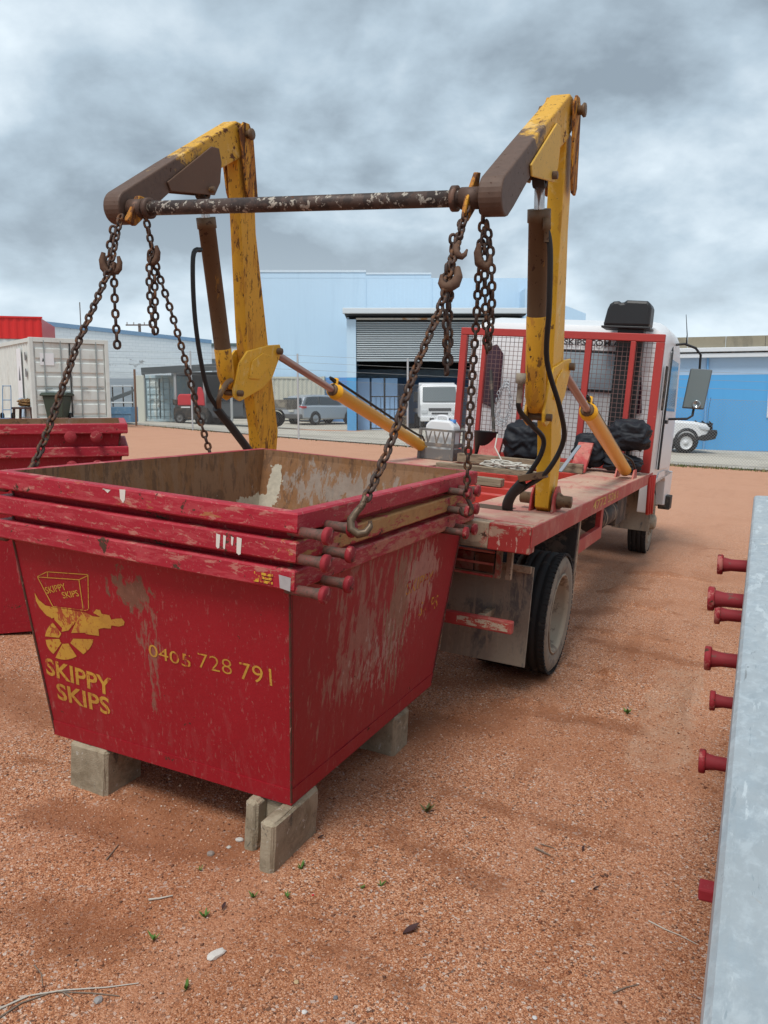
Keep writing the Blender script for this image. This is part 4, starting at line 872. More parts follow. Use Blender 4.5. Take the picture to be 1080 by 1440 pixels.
# hoses on the far arm
xm = -3.045
sweep('hydraulic_hose', [(xm+.02, 3.95, 2.36), (xm+.04, 3.86, 2.30), (xm+.05, 3.89, 1.95), (xm+.06, 4.0, 1.60), (xm+.07, 4.12, 1.46), (xm+.08, 4.28, 1.32), (xm+.09, 4.45, 1.18), (xm+.09, 4.56, 1.05)], .014, m_rubber, truck)
sweep('hose_sleeve', [(xm+.065, 4.10, 1.47), (xm+.08, 4.28, 1.33), (xm+.09, 4.45, 1.19), (xm+.09, 4.54, 1.08)], .026, m_rubber, truck)
sweep('hydraulic_hose', [(xm+.05, 4.26, 1.64), (xm+.09, 4.16, 1.62), (xm+.10, 4.08, 1.54), (xm+.07, 4.12, 1.46)], .016, m_cyl, truck)

# ---- crossbar with chain plates
CB = (3.335, 2.445)
bar = tpart(MB().lathe([(0, .0005), (0, .034), (1.845, .034), (1.845, .0005)], (-2.995, CB[0], CB[1]), (1,0,0), 20), 'crossbar', m_bar, 0, fix=False)
for x0, x1, r in ((-2.985, -2.90, .046), (-2.888, -2.862, .05), (-1.245, -1.16, .044), (-1.285, -1.262, .052)): tpart(MB().lathe([(0, .034), (0, r), (x1-x0, r), (x1-x0, .034)], (x0, CB[0], CB[1]), (1,0,0), 20), 'bar_collar', m_jib, 0, bar, False)
def plate_at(x, mat, tilt):
    mb = MB(); pl = [(.075, .12), (.03, .11), (-.06, -.02), (-.075, -.075), (-.03, -.10), (.05, -.03)]
    mb.prism([(CB[0]+a*tilt, CB[1]+b_) for a, b_ in pl], x-.009, x+.009); return tpart(mb, 'chain_plate', mat, .004, bar)
plate_at(-1.205, m_yrust, 1.0)
mb = MB(); mb.prism([(CB[0]-.09, CB[1]-.075), (CB[0]-.03, CB[1]-.09), (CB[0]+.05, CB[1]-.02), (CB[0]+.05, CB[1]+.06), (CB[0]-.01, CB[1]+.06)], -2.955, -2.925); tpart(mb, 'chain_plate', m_yrust, .005, bar)

# ------------------------------------------------------------------ chains: every link a piece of its own
def link_mesh(L=.0500, w=.040, d=.0138):
    mb = MB(); r = (w-d)/2; h = L/2 - d/2 - r; pts = []
    for i in range(7): an = math.pi*i/6; pts.append(Vector((r*math.cos(an), 0, h + r*math.sin(an))))
    for i in range(7): an = math.pi + math.pi*i/6; pts.append(Vector((r*math.cos(an), 0, -h + r*math.sin(an))))
    n = 5; vs = []; fs = []; m = len(pts)
    for i, p in enumerate(pts):
        t_ = (pts[(i+1)%m] - pts[i-1]).normalized(); u = Vector((0,1,0)); w_ = t_.cross(u)
        for k in range(n): vs.append(p + (u*math.cos(2*math.pi*k/n) + w_*math.sin(2*math.pi*k/n))*d/2)
    for i in range(m):
        for k in range(n): fs.append((i*n+k, i*n+(k+1)%n, ((i+1)%m)*n+(k+1)%n, ((i+1)%m)*n+k))
    mb.add(vs, fs, 0, True); me = mb.mesh('link', [m_chain]); return me
LINK = link_mesh(); PITCHL = .0335
def along(poly, step):
    P = [Vector(p) for p in poly]; out = []; acc = 0.; i = 0; pos = P[0]
    out.append(pos.copy())
    segs = [(P[k], P[k+1]) for k in range(len(P)-1)]
    tot = sum((b-a).length for a, b in segs); nlk = max(2, int(tot/step)); want = [k*tot/nlk for k in range(nlk+1)]
    res = []; s0 = 0.; j = 0
    for w_ in want:
        while j < len(segs)-1 and w_ > s0 + (segs[j][1]-segs[j][0]).length: s0 += (segs[j][1]-segs[j][0]).length; j += 1
        a, b = segs[j]; res.append(a + (b-a)*min(1, (w_-s0)/max(1e-6, (b-a).length)))
    return res
def smooth(poly, it=2):
    P = [Vector(p) for p in poly]
    for _ in range(it):
        Q = [P[0]]
        for a, b in zip(P[:-1], P[1:]): Q += [a*.75+b*.25, a*.25+b*.75]
        Q.append(P[-1]); P = Q
    return P
def chain(label, poly, extra=(), rnd=.10, roll=.35, cat='chain', group='lifting chains'):
    pts = along(smooth(poly), PITCHL); base = pts[-1]
    th = thing('chain', label, cat, Matrix.Translation(base), (0,0,0), group); ORG[th.name] = tuple(base)
    rr = random.Random(len(label))
    def run(pp, ph):
        for i in range(len(pp)-1):
            a, b = pp[i], pp[i+1]; dvec = (b-a).normalized()
            q = dvec.to_track_quat('Z', 'Y'); o = bpy.data.objects.new('link', LINK); COL.objects.link(o); o.parent = th
            tw = ph + (math.pi/2 if i % 2 else 0) + rr.uniform(-rnd, rnd)
            o.matrix_local = Matrix.Translation((a+b)/2 - base) @ q.to_matrix().to_4x4() @ Matrix.Rotation(tw, 4, 'Z')
    run(pts, roll)
    for ex in extra: run(along(smooth(ex, 1), PITCHL), roll+.9)
    return th
def hookpart(th, p, dirdown, side, sc=1.0, mat=None):
    """grab hook: shank, bend and point, in world axes"""
    p = Vector(p); dn = Vector(dirdown).normalized(); sd = Vector(side); sd = (sd - dn*sd.dot(dn)).normalized()
    prof = [(0, 0), (.03, .004), (.055, .018), (.085, .032), (.115, .026), (.128, .0), (.118, -.024), (.095, -.034), (.078, -.030)]
    rad = [.010, .011, .012, .0135, .0145, .0145, .013, .010, .006]
    pts = [p + dn*a*sc + sd*b_*sc for a, b_ in prof]
    off = ORG[th.name]; mb = MB().tube(pts, .01, 8, radii=[r*sc for r in rad]); return mb.build('hook', mat or m_chain, th, fix=False)
def clawpart(th, p, dirdown, side, sc=1.0):
    p = Vector(p); dn = Vector(dirdown).normalized(); sd = Vector(side); sd = (sd - dn*sd.dot(dn)).normalized()
    pts = [p + dn*a*sc + sd*b_*sc for a, b_ in ((-.055, .012), (-.02, .020), (.015, .014), (.034, -.002), (.038, -.020), (.020, -.032), (-.012, -.036))]
    return MB().tube(pts, .01, 7, radii=[r*sc for r in (.010, .016, .019, .019, .016, .012, .006)]).build('claw', weather('rusty_claw', (.13, .07, .042), .8, .1, [((.10, .05, .03), 30., .5, .1, {})]), th, fix=False)
def T_(x, y, ax, v): return TF.w(TF.at(x, y, ax, v))
camr = Vector((1, 0, 0)); down = Vector((0, 0, -1))
# near side, to the lug closest to the writing
A1 = TF.w((-1.235, CB[0]-.05, CB[1]-.085)); P1 = BF.w((-1.150, 2.392, 1.255))
def lerp_px(pxs, A, B):              # points seen at these photo places, their distance running from A's to B's
    out = []; n_ = len(pxs)
    ya, yb = A.y, B.y; y0, y1 = pxs[0][1], pxs[-1][1]
    for (x, y) in pxs: out.append(W(x, y, ya + (yb-ya)*(y-y0)/(y1-y0)))
    return out
H1 = BF.w((-1.158, 2.40, 1.315))
c1 = lerp_px([(657,291),(650,318),(640,350),(630,388),(622,425),(606,465),(588,508),(571,556),(551,620),(527,676),(514,703)], A1, H1)
tail = [W(628, 372, c1[3].y), W(626, 420, c1[3].y-.01), W(628, 470, c1[3].y-.01), W(628, 527, c1[3].y-.01)]
tail2 = [W(638, 330, c1[2].y+.02), W(634, 372, c1[2].y+.02), W(632, 420, c1[3].y+.02)]
tail3 = [W(652, 300, c1[0].y+.03), W(645, 335, c1[1].y+.03), W(632, 378, c1[3].y+.03), W(630, 410, c1[3].y+.03), W(632, 470, c1[3].y+.03), W(631, 512, c1[3].y+.02)]
ch1 = chain('rusty chain hooked to the skip lug nearest the stencilled number', c1, [tail, tail2, tail3])
hookpart(ch1, c1[-1] + Vector((.0, 0, .012)), (c1[-1]-c1[-2]).normalized()*.55 + down*.6, -camr, 1.0, weather('bright_hook_steel', (.14, .095, .06), .45, .35, [(DRUST, 30., .55, .1, {'rough': .8})]))
clawpart(ch1, W(635, 393, c1[3].y-.015), c1[4]-c1[3], camr, 1.15)
clawpart(ch1, W(646, 352, c1[2].y-.01), c1[3]-c1[2], -camr, .8)
# near side, to the far lugs of the skips
A2 = TF.w((-1.185, CB[0]-.01, CB[1]-.05)); P2 = BF.w((-1.165, 3.60, 1.24))
c2 = lerp_px([(680,288),(678,330),(673,372),(671,430),(667,490),(662,560),(659,620),(657,668),(656,700)], A2, P2)
t1 = lerp_px([(684,310),(690,350),(692,400),(691,450),(686,492)], A2, c2[3]); t2_ = lerp_px([(681,320),(681,362),(682,420),(684,470),(685,496)], A2, c2[3])
ch2 = chain('rusty chain with doubled tail hanging straight to the skip lugs beside the tray', c2, [t1, t2_])
clawpart(ch2, W(678, 362, A2.y-.02), down, -camr, 1.0)
hookpart(ch2, c2[-1] + Vector((0, 0, .02)), down, camr, .8)
# far side
A3 = TF.w((-2.94, CB[0]-.07, CB[1]-.075)); P3 = BF.w((-2.60, 2.40, 1.25))
c3 = lerp_px([(170,302),(163,335),(157,368),(146,398),(129,438),(110,480),(91,535),(75,583),(58,630),(48,654)], A3, P3)
t3 = [W(160, 370, c3[2].y), W(161, 420, c3[2].y), W(164, 470, c3[2].y), W(165, 490, c3[2].y)]
t3b = [W(160, 318, c3[1].y+.02), W(153, 350, c3[1].y+.02), W(153, 382, c3[1].y+.02)]
ch3 = chain('rusty chain slanting from the crossbar end to the skip side away from the truck wheel', c3, [t3, t3b])
clawpart(ch3, W(150, 372, c3[2].y-.015), down, -camr, 1.0); clawpart(ch3, W(164, 374, c3[2].y-.01), down, camr, .8)
hookpart(ch3, c3[-1] + Vector((0, 0, .01)), (c3[-1]-c3[-2]), -camr, .9)
A4 = TF.w((-2.865, CB[0]-.0, CB[1]-.04)); P4 = BF.w((-2.56, 3.72, 1.25))
c4 = lerp_px([(203,300),(209,325),(214,352),(221,380),(232,412),(243,446),(257,494),(270,545),(281,590),(292,626),(296,640)], A4, P4)
t4 = [W(213, 352, c4[2].y-.01), W(209, 378, c4[2].y-.01), W(211, 420, c4[2].y-.01), W(214, 455, c4[2].y-.01), W(217, 470, c4[2].y-.01)]
t4b = [W(216, 356, c4[2].y+.01), W(217, 380, c4[2].y+.01), W(218, 420, c4[2].y+.01), W(219, 455, c4[2].y+.01), W(218, 470, c4[2].y+.01)]
ch4 = chain('rusty chain with doubled tail running down behind the skip by the far arm', c4, [t4, t4b])
clawpart(ch4, W(217, 360, c4[2].y-.01), down, camr, .9)
hookpart(ch4, c4[-1], down, -camr, .8)

# ------------------------------------------------------------------ load on the tray
def tobj(name, label, cat, mb, mats, base, bevel=0, group=None, fix=True):
    o = mb.build(name, mats, None, bevel, off=base, fix=fix); o.matrix_world = TF.M @ Matrix.Translation(base); tag(o, label, cat, group); return o
def lumpy(name, label, c, dims, seed, cat, mat, M=TF.M, fold=.03, group=None):
    b = bmesh.new(); bmesh.ops.create_icosphere(b, subdivisions=5, radius=1.0); r = random.Random(seed); ph = [r.uniform(0, 6) for _ in range(12)]
    dn = [Vector((r.uniform(-1,1), r.uniform(-1,1), r.uniform(-.6,.6))).normalized() for _ in range(9)]
    for v in b.verts:
        n_ = v.co.normalized(); q = 3.4
        d_ = (abs(n_.x)**q + abs(n_.y)**q + abs(n_.z)**q)**(-1/q)
        w_ = 0
        for i, dv in enumerate(dn):
            fq = Vector((dv.x*.55, dv.y*.55, dv.z*.5 + (1.5 if i % 2 else .5)*(1 if dv.z > 0 else -1)))
            w_ += (1-abs(math.sin(n_.dot(fq)*(1.5+.8*i) + 1.3*math.sin(2.3*n_.dot(dv)+ph[-i]) + ph[i]))**.4)*(1.5 if i < 4 else .45)
        k = 1 - fold*(w_-1.0)*1.3
        v.co = Vector((n_.x*d_*dims[0]*k, n_.y*d_*dims[1]*k, max(-1, n_.z*d_*k*.98)*dims[2]))
    me = bpy.data.meshes.new(name); b.to_mesh(me); b.free(); me.materials.append(mat); me.polygons.foreach_set('use_smooth', [True]*len(me.polygons))
    me.transform(Matrix.Translation((0, 0, dims[2])))
    o = bpy.data.objects.new(name, me); COL.objects.link(o); o.matrix_world = M @ Matrix.Translation(c); tag(o, label, cat, group); return o
Zd = 1.023
from mathutils import noise as mnoise
def tarp(label, c, dims, layers, seed, round_=1.0):
    """crumpled, folded tarpaulin"""
    b = bmesh.new(); bmesh.ops.create_icosphere(b, subdivisions=5, radius=1.0); sv = Vector((seed*3.7, seed*1.3, seed*2.1)); q = 3.0
    for v in b.verts:
        n_ = v.co.normalized(); d_ = (abs(n_.x)**q + abs(n_.y)**q + abs(n_.z)**q)**(-1/q); s_ = Vector((n_.x*1.0, n_.y*1.0, n_.z*2.3))
        warp = mnoise.noise_vector(n_*1.4 + sv)*.7
        k = mnoise.ridged_multi_fractal(s_*.9 + warp + sv, 1.0, 2.1, 3, 1.0, 1.6); k2 = mnoise.ridged_multi_fractal(s_*2.6 + warp*2 - sv, 1.0, 2.0, 2, 1.0, 1.6)
        m_ = .80 + .13*(k-.9) + .035*(k2-.9); p_ = n_*d_*m_
        v.co = (p_.x*dims[0], p_.y*dims[1], max(-.97, p_.z)*dims[2] + dims[2]*.97)
    me = bpy.data.meshes.new('folded_tarpaulin'); b.to_mesh(me); b.free(); me.materials.append(m_tarp); me.polygons.foreach_set('use_smooth', [True]*len(me.polygons))
    o = bpy.data.objects.new('folded_tarpaulin', me); COL.objects.link(o); o.matrix_world = TF.M @ Matrix.Translation(c); return tag(o, label, 'tarpaulin', 'black tarpaulins on the tray')
tarp('folded black tarpaulin bundle behind the near lifting arm', (-2.15, 8.12, Zd), (.25, .20, .245), 5, 3, .7)
tarp('slack black tarpaulin heap behind the near tray cylinder', (-1.53, 8.28, Zd), (.20, .16, .20), 4, 5, .8)
tarp('flat black tarpaulin fold lying on the tray beside the cab', (-1.21, 8.30, Zd), (.23, .20, .10), 2, 8, .3)
tarp('rounded black tarpaulin roll piled on another beside the cab', (-1.17, 8.30, Zd+.195), (.245, .20, .185), 5, 11, 1.25)
# timber
def plank(label, p, q, w, h, mat=m_timber, name='timber_plank'):
    base = (Vector(p)+Vector(q))/2 - Vector((0,0,h/2)); return tobj(name, label, 'timber', MB().bar(p, q, w, h), mat, tuple(base), .004, 'timber on the tray')
plank('long weathered timber lying across the tray in front of the tarpaulins', (-2.66, 7.62, Zd+.045), (-1.47, 7.72, Zd+.045), .10, .085)
plank('thin timber batten lying across the red cross beams', (-2.58, 6.85, 1.04), (-1.62, 6.93, 1.04), .11, .045)
for i in range(4):
    x = -2.62+.225*i
    o_ = tobj('timber_offcut', ('end', 'second', 'third', 'last')[i] + ' of four brown timber offcuts in a row from the far deck', 'timber', MB().box(x, x+.215, 5.96, 6.06, .995, 1.055), m_timber, (x+.1, 6.01, .995), .004, 'timber on the tray')
# rope coil
rp = []
for i in range(90):
    an = i*.42; rr_ = .10+.05*math.sin(i*.9)+.02*math.sin(i*2.3); rp.append((-1.98+rr_*1.6*math.cos(an), 7.0+rr_*math.sin(an), 1.075+.022*math.sin(i*.7)+.0003*i))
rp += [(-2.15, 7.4, 1.08), (-2.28, 7.55, 1.2), (-2.30, 7.66, 1.32)]
tobj('rope', 'tangled pale rope lying on the timbers of the tray', 'rope', MB().tube(rp, .007, 6), plain('pale_rope', (.55, .52, .46), .9), (-1.98, 7.0, 1.06), fix=False)
tobj('ratchet_strap', 'grey ratchet strap slanting off the tray beside the black tarpaulin', 'strap', MB().bar((-1.60, 7.35, 1.05), (-1.53, 7.75, 1.28), .035, .012), plain('grey_strap', (.25, .27, .30), .6), (-1.60, 7.35, 1.03), .003)
# crate with jerry can
cx_, cy_ = -2.88, 7.72
cr_ = thing('milk_crate', 'dirty grey plastic crate holding a white jerry can', 'crate', TF.M, (cx_, cy_, Zd))
m_crate = weather('dirty_grey_plastic', (.16, .155, .15), .6, 0, [((.30, .25, .2), 7., .5, .14, {'amount': .7})])
for z0, z1 in ((0, .11), (.125, .165), (.275, .30)):
    for s in (-1, 1):
        MB().box(cx_-.17, cx_+.17, cy_+s*.155-.006, cy_+s*.155+.006, Zd+z0+.003, Zd+z1).build('crate_band', m_crate, cr_, .003)
        MB().box(cx_+s*.17-.006, cx_+s*.17+.006, cy_-.149, cy_+.149, Zd+z0+.003, Zd+z1).build('crate_band', m_crate, cr_, .003)
for sx_ in (-1, 1):
    for sy_ in (-1, 1): MB().box(cx_+sx_*.172-.014, cx_+sx_*.172+.014, cy_+sy_*.157-.014, cy_+sy_*.157+.014, Zd, Zd+.298).build('crate_corner', m_crate, cr_, .003)
for k in (-.09, 0, .09):
    MB().bar((cx_+k-.03, cy_-.155, Zd+.275), (cx_+k, cy_-.155, Zd+.165), .010, .014, (0,1,0)).build('crate_strut', m_crate, cr_); MB().bar((cx_+k+.03, cy_-.155, Zd+.275), (cx_+k, cy_-.155, Zd+.165), .010, .014, (0,1,0)).build('crate_strut', m_crate, cr_)
MB().box(cx_-.165, cx_+.165, cy_-.15, cy_+.15, Zd+.002, Zd+.012).build('crate_floor', m_crate, cr_)
jc = thing('jerry_can', 'white plastic jerry can standing in the grey crate', 'jerry can', TF.M, (cx_, cy_, Zd+.013))
m_jc = plain('white_plastic', (.72, .73, .74), .45)
MB().prism([(cx_-.15, Zd+.014), (cx_+.15, Zd+.014), (cx_+.15, Zd+.33), (cx_+.10, Zd+.385), (cx_-.10, Zd+.385), (cx_-.15, Zd+.33)], cy_-.10, cy_+.10, 1).build('can_body', m_jc, jc, .02)
sweep('can_handle', [(cx_-.07, cy_, Zd+.375), (cx_-.055, cy_, Zd+.42), (cx_+.03, cy_, Zd+.42), (cx_+.045, cy_, Zd+.375)], .014, m_jc, jc)
MB().lathe([(0, .03), (.035, .03), (.035, .0005)], (cx_+.10, cy_, Zd+.365), (0,0,1), 14).build('can_cap', plain('blue_cap', (.05, .2, .5), .4), jc, fix=False)
# ratchet gear and spare chain on the headboard
sg = thing('steel_chain', 'bright galvanised chain hanging in loops on the headboard mesh', 'chain', TF.M, (-2.52, 8.55, 1.42))
lk2 = link_mesh(.055, .036, .009).copy(); lk2.materials.clear(); lk2.materials.append(plain('galvanised_link', (.5, .52, .54), .4, .6))
for loop in range(3):
    for i in range(16):
        t_ = i/15*math.pi*2; x = -2.52 + (.05+.018*loop)*math.sin(t_); z = 1.64 + .21*math.cos(t_)-.03*loop
        o = bpy.data.objects.new('link', lk2); COL.objects.link(o); o.parent = sg
        tv = Vector((math.cos(t_)*(.05+.018*loop), 0, -.21*math.sin(t_))); 
        if tv.length < 1e-4: tv = Vector((1,0,0))
        o.matrix_local = Matrix.Translation((x+2.52, -.02*loop, z-1.42)) @ tv.to_track_quat('Z', 'Y').to_matrix().to_4x4() @ Matrix.Rotation(math.pi/2*(i % 2), 4, 'Z')
bk = tobj('bucket', 'black tool bucket on a low box standing on the tray beside the crate', 'bucket', MB().lathe([(0, .0005), (0, .10), (.24, .125), (.245, .13), (.245, .12), (.02, .095), (.02, .0005)], (-2.60, 8.25, Zd+.05), (0,0,1), 18).box(-2.72, -2.48, 8.12, 8.38, Zd, Zd+.049), m_black, (-2.6, 8.25, Zd), fix=False)

# ------------------------------------------------------------------ other skips in the yard
yaw = R_(18)
def skipM(P, yaw, tilt=0): return Matrix.Translation(P) @ Matrix.Rotation(yaw, 4, 'Z') @ Matrix.Rotation(tilt, 4, 'Y')
g0 = gz(-2.78, 5.48)
P = Vector((-2.78, 5.48, g0)); zt1 = 1.548 - g0
MA = skipM(P, yaw, .0)
h_ = zt1
LGA = [(.70, 0), (.845, 0), (-.70, 0), (-.845, 0)]
MS2 = dict(MS, skirt=True)
make_skip('skip_bin', 'lower red skip of the pair nested behind the stencilled skip', MA, (0, 0), (.83, .62), (.985, .72), h_-1.28, h_-.140, .062, LGA, MS2, (0, 0, h_-1.28), lug_ax=1, lug_sides=(-1,), lug_z=-.11, head=.035)
make_skip('skip_bin', 'upper red skip of the pair nested behind the stencilled skip', MA, (0, 0), (.83, .62), (.985, .72), h_-1.14, h_, .062, LGA, dict(MS, skirt=False), (0, 0, h_-1.14), lug_ax=1, lug_sides=(-1,), lug_z=-.075, head=.035)
for (x, y, lb) in ((-.72, -.4, 'one end'), (.72, -.4, 'the other end')):
    pw = MA @ Vector((x, y, 0)); g_ = gz(pw.x, pw.y); b0 = h_-1.28+g0-g_
    if b0 > .03: rough_block('concrete_block', 'concrete block under '+lb+' of the nested skip pair', [(-.1, .1, -.1, .1, -.06, b0-.013)], M=Matrix.Translation((pw.x, pw.y, g_)) @ Matrix.Rotation(yaw, 4, 'Z'), seed=9)

# galvanised skip beside the photographer, nested on two red skips
E0, E1 = W(983, 1440, .478), W(1060, 698, 3.39)
ed = (E1-E0); ed.z = 0; Lg = ed.length; ed.normalize(); gzt = 1.30
YG = math.atan2(-ed.x, ed.y)
start = Vector((E0.x, E0.y, 0)) - ed*.06; endp = Vector((E1.x, E1.y, 0)); Lg = (endp-start).length
nrm = Vector((ed.y, -ed.x, 0))
CG = (start+endp)/2 + nrm*.85; gg = gz(CG.x, CG.y)-.02
MG = Matrix.Translation((CG.x, CG.y, gg)) @ Matrix.Rotation(YG, 4, 'Z')
hg = gzt-gg
RG = dict(body=m_red, rim=m_rim, inside=m_inside, pin=m_pin, shaft=weather('red_pin_shaft', (.26, .022, .03), .72, 0, [((.16, .06, .05), 30., .58, .1, {})]), skirt=True)
LGG = [(1.0, 0), (.45, 0)]
make_skip('skip_bin', 'lowest red skip under the galvanised skip', MG, (0,0), (.58, Lg/2-.25), (.66, Lg/2-.12), .16, hg-.43, .07, LGG[:2], RG, (0,0,.16), lug_sides=(-1,), lug_z=-.25, lug_len=.275, group='skips by the galvanised rim', head=.036, shaft_r=.021)
make_skip('skip_bin', 'middle red skip under the galvanised skip', MG, (0,0), (.58, Lg/2-.25), (.66, Lg/2-.12), .16+.21, hg-.22, .07, LGG[:2], dict(RG, skirt=False), (0,0,.37), lug_sides=(-1,), lug_z=-.14, lug_len=.275, group='skips by the galvanised rim', head=.036, shaft_r=.021)
gs = make_skip('skip_bin', 'galvanised steel skip with wide flat rim and red lugs', MG, (0,0), (.58, Lg/2-.25), (.66, Lg/2-.12), .16+.42, hg-.012, .02, LGG[:2], dict(RG, body=m_gal, rim=m_gal, inside=m_gal, skirt=False), (0,0,.58), lug_sides=(-1,), lug_z=-.168, lug_len=.275, group='skips by the galvanised rim', head=.036, shaft_r=.021)
# the wide folded flange
prof = [(.846, hg-.06), (.85, hg-.012), (.848, hg-.005), (.843, hg-.001), (.836, hg), (.752, hg+.001), (.749, hg-.007), (.741, hg-.007), (.738, hg+.001), (.45, hg), (.44, hg-.01), (.44, hg-.04)]
mb = MB(); yy = np.linspace(-Lg/2, Lg/2, 40); wv = [.0015*math.sin(i*1.3)+.001*math.sin(i*3.1) for i in range(40)]
for s in (-1, 1):
    mb.grid(lambda i, j: (s*(prof[i][0]), yy[j], prof[i][1]+wv[j]*(1 if i < 6 else .3)), len(prof), 40, 0, False)
fl = mb.build('rim_flange', m_gal, gs, 0); fl.modifiers.new('sol', 'SOLIDIFY').thickness = .004
for s in (-1, 1):
    MB().box(-.435, .435, min(s*(Lg/2), s*(Lg/2-.12)), max(s*(Lg/2), s*(Lg/2-.12)), hg-.03, hg-.004).build('rim_end', m_gal, gs, .003)
def on_g(x, y): # photo point onto vertical plane of the flange edge
    r = ray(x, y); k = (start-CAM).dot(nrm)/r.dot(nrm); return MG.inverted() @ (CAM + r*k)
MB().box(-.895, -.835, -.53, -.49, .76-gg, .785-gg).build('latch_tab', m_pin, gs, .004)
for k, (x, y, wh) in enumerate(((-.42, -1.1, 'near end'), (.42, -1.1, 'near end'), (-.42, 1.1, 'far end'), (.42, 1.1, 'far end'))):
    pw = MG @ Vector((x, y, 0)); g_ = gz(pw.x, pw.y); top = gg + .16 - .012 - g_
    if top > .02: rough_block('concrete_block', 'concrete block under the %s of the galvanised skip stack, %s side' % (wh, 'pegged' if x < 0 else 'plain'), [(-.12, .12, -.10, .10, -.06, top)], M=Matrix.Translation((pw.x, pw.y, g_)) @ Matrix.Rotation(YG, 4, 'Z'), seed=20+k)

# ------------------------------------------------------------------ background: yard beyond the fence
m_conc = weather('pale_concrete_yard', (.50, .455, .38), .9, 0, [((.30, .27, .22), .35, .5, .2, {'amount': .6}), ((.48, .44, .37), 1.6, .55, .15, {'amount': .6}), ((.22, .2, .17), 4., .66, .06, {'amount': .5})], coord='world')
fpts = [W(*q) for q in FENCE]
def fence_y(x):
    xs_ = [p.x for p in fpts]; ys_ = [p.y for p in fpts]; return float(np.interp(x, xs_, ys_))
nx_, ny_ = 60, 40; X_ = np.linspace(-30, 30, nx_)
def cyard(i, j):
    x = X_[i]; y = fence_y(x) + .35 + (70-fence_y(x))*(j/(ny_-1))**1.6; return (x, y, float(terrain(x, y)) + .03)
o = MB().grid(cyard, nx_, ny_).build('concrete_yard', m_conc, None, fix=False); struct(o)
# grass verge along the fence foot
m_grass = weather('verge_grass', (.085, .12, .03), .9, 0, [((.24, .20, .10), 3., .46, .2, {})], coord='world')
mb = MB(); rg = random.Random(4)
for k in range(2600):
    x = rg.uniform(-11, 14); w_ = .5 + .5*math.sin(x*1.1)*math.sin(x*.43+1); 
    if x < 5 and rg.random() > .35*w_: continue
    y = fence_y(x) + rg.gauss(0, .14 if x > 5 else .1); z = float(terrain(x, y)); h = rg.uniform(.03, .11)*(1 if x > 5 else .8); an = rg.uniform(0, 6.28)
    d_ = Vector((math.cos(an), math.sin(an), 0))*.02; mb.add([Vector((x, y, z-.01))-d_, Vector((x, y, z-.01))+d_, Vector((x+rg.uniform(-.04,.04), y+rg.uniform(-.04,.04), z+h))], [(0,1,2)])
o = mb.build('verge_grass', m_grass, None, fix=False); o['kind'] = 'stuff'; tag(o, 'thin strip of grass along the foot of the wire fence', 'grass')

# chain-link fence
m_post = plain('galvanised_post', (.50, .53, .55), .5, .4); m_mesh = plain('chain_link_wire', (.30, .32, .33), .5, .4)
fe = thing('wire_fence', 'chain link fence with steel posts and barbed wire strands around the yard', 'fence', Matrix.Translation(fpts[3]), (0,0,0)); ORG[fe.name] = tuple(fpts[3])
for p in fpts: MB().tube([p + Vector((0,0,-.1)), p + Vector((0,0,2.75))], .03, 8).build('fence_post', m_post, fe, fix=False)
for hz_ in (2.25, 2.48, 2.70, 1.95, .12):
    for p, q in zip(fpts[:-1], fpts[1:]): MB().tube([p + Vector((0,0,hz_)), q + Vector((0,0,hz_))], .004, 4).build('strand', m_mesh, fe, fix=False)
mb = MB(); FH = 1.95; st = .085
for p, q in zip(fpts[:-1], fpts[1:]):
    L_ = (q-p).length; d = (q-p)/L_; k = -FH
    while k < L_:
        for sg_ in (0, 1):
            a0, a1 = max(0, k), min(L_, k+FH)
            if a1-a0 > .02:
                z0, z1 = a0-k, a1-k
                if sg_: z0, z1 = FH-z0, FH-z1
                A_ = p + d*a0 + Vector((0,0,z0)); B_ = p + d*a1 + Vector((0,0,z1)); w_ = Vector((0,0,.0032))
                mb.add([A_-w_, B_-w_, B_+w_, A_+w_], [(0,1,2,3)])
        k += st
o = mb.build('mesh_infill', m_mesh, fe, fix=False); o['kind'] = 'stuff'

def zl(y, Y): return W(540, y, Y).z
def fl_box(th, name, x0, x1, y0, y1, z0, z1, mat, bevel=0): return MB().box(x0, x1, y0, y1, z0, z1).build(name, mat, th, bevel)
def localM(P, yaw): return Matrix.Translation(P) @ Matrix.Rotation(yaw, 4, 'Z')

# ---- big blue shed
def ribbed(name, col, per, stain):
    m, t, b = newmat(name); N = NT(t); p = N.pos('object')
    w = N.n('ShaderNodeTexWave', wave_type='BANDS', bands_direction='X', wave_profile='TRI'); N.l(N.map(p, (1/per, 1, 1)), w.inputs['Vector']); w.inputs['Scale'].default_value = .5/ math.pi * math.pi
    c = N.mix(N.math('MULTIPLY', N.step(N.noise(p, (1.4, 1.4, .12), 8, .65, .2), .5, .18), .5), col, stain)
    c = N.mix(N.math('MULTIPLY', N.step(N.noise(p, (.25, .25, .3), 5, .6, .2, (3, 1, 0)), .5, .25), .35), c, tuple(min(1, v*1.12) for v in col))
    c = N.mix(N.math('MULTIPLY', N.step(w.outputs['Fac'], .82, .12), .03), c, tuple(v*.6 for v in col))
    N.put(b.inputs['Base Color'], c); b.inputs['Roughness'].default_value = .55
    x = N.n('ShaderNodeBump'); x.inputs['Distance'].default_value = .03; x.inputs['Strength'].default_value = .06; N.l(w.outputs['Fac'], x.inputs['Height']); N.l(x.outputs[0], b.inputs['Normal']); return m
m_lblue = ribbed('pale_blue_cladding', (.50, .67, .82), .38, (.44, .60, .75))
m_mblue = weather('mid_blue_paint', (.14, .33, .66), .6, 0, [((.12, .29, .6), 1.2, .5, .3, {'amount': .5})], var=.05, bump=.02)
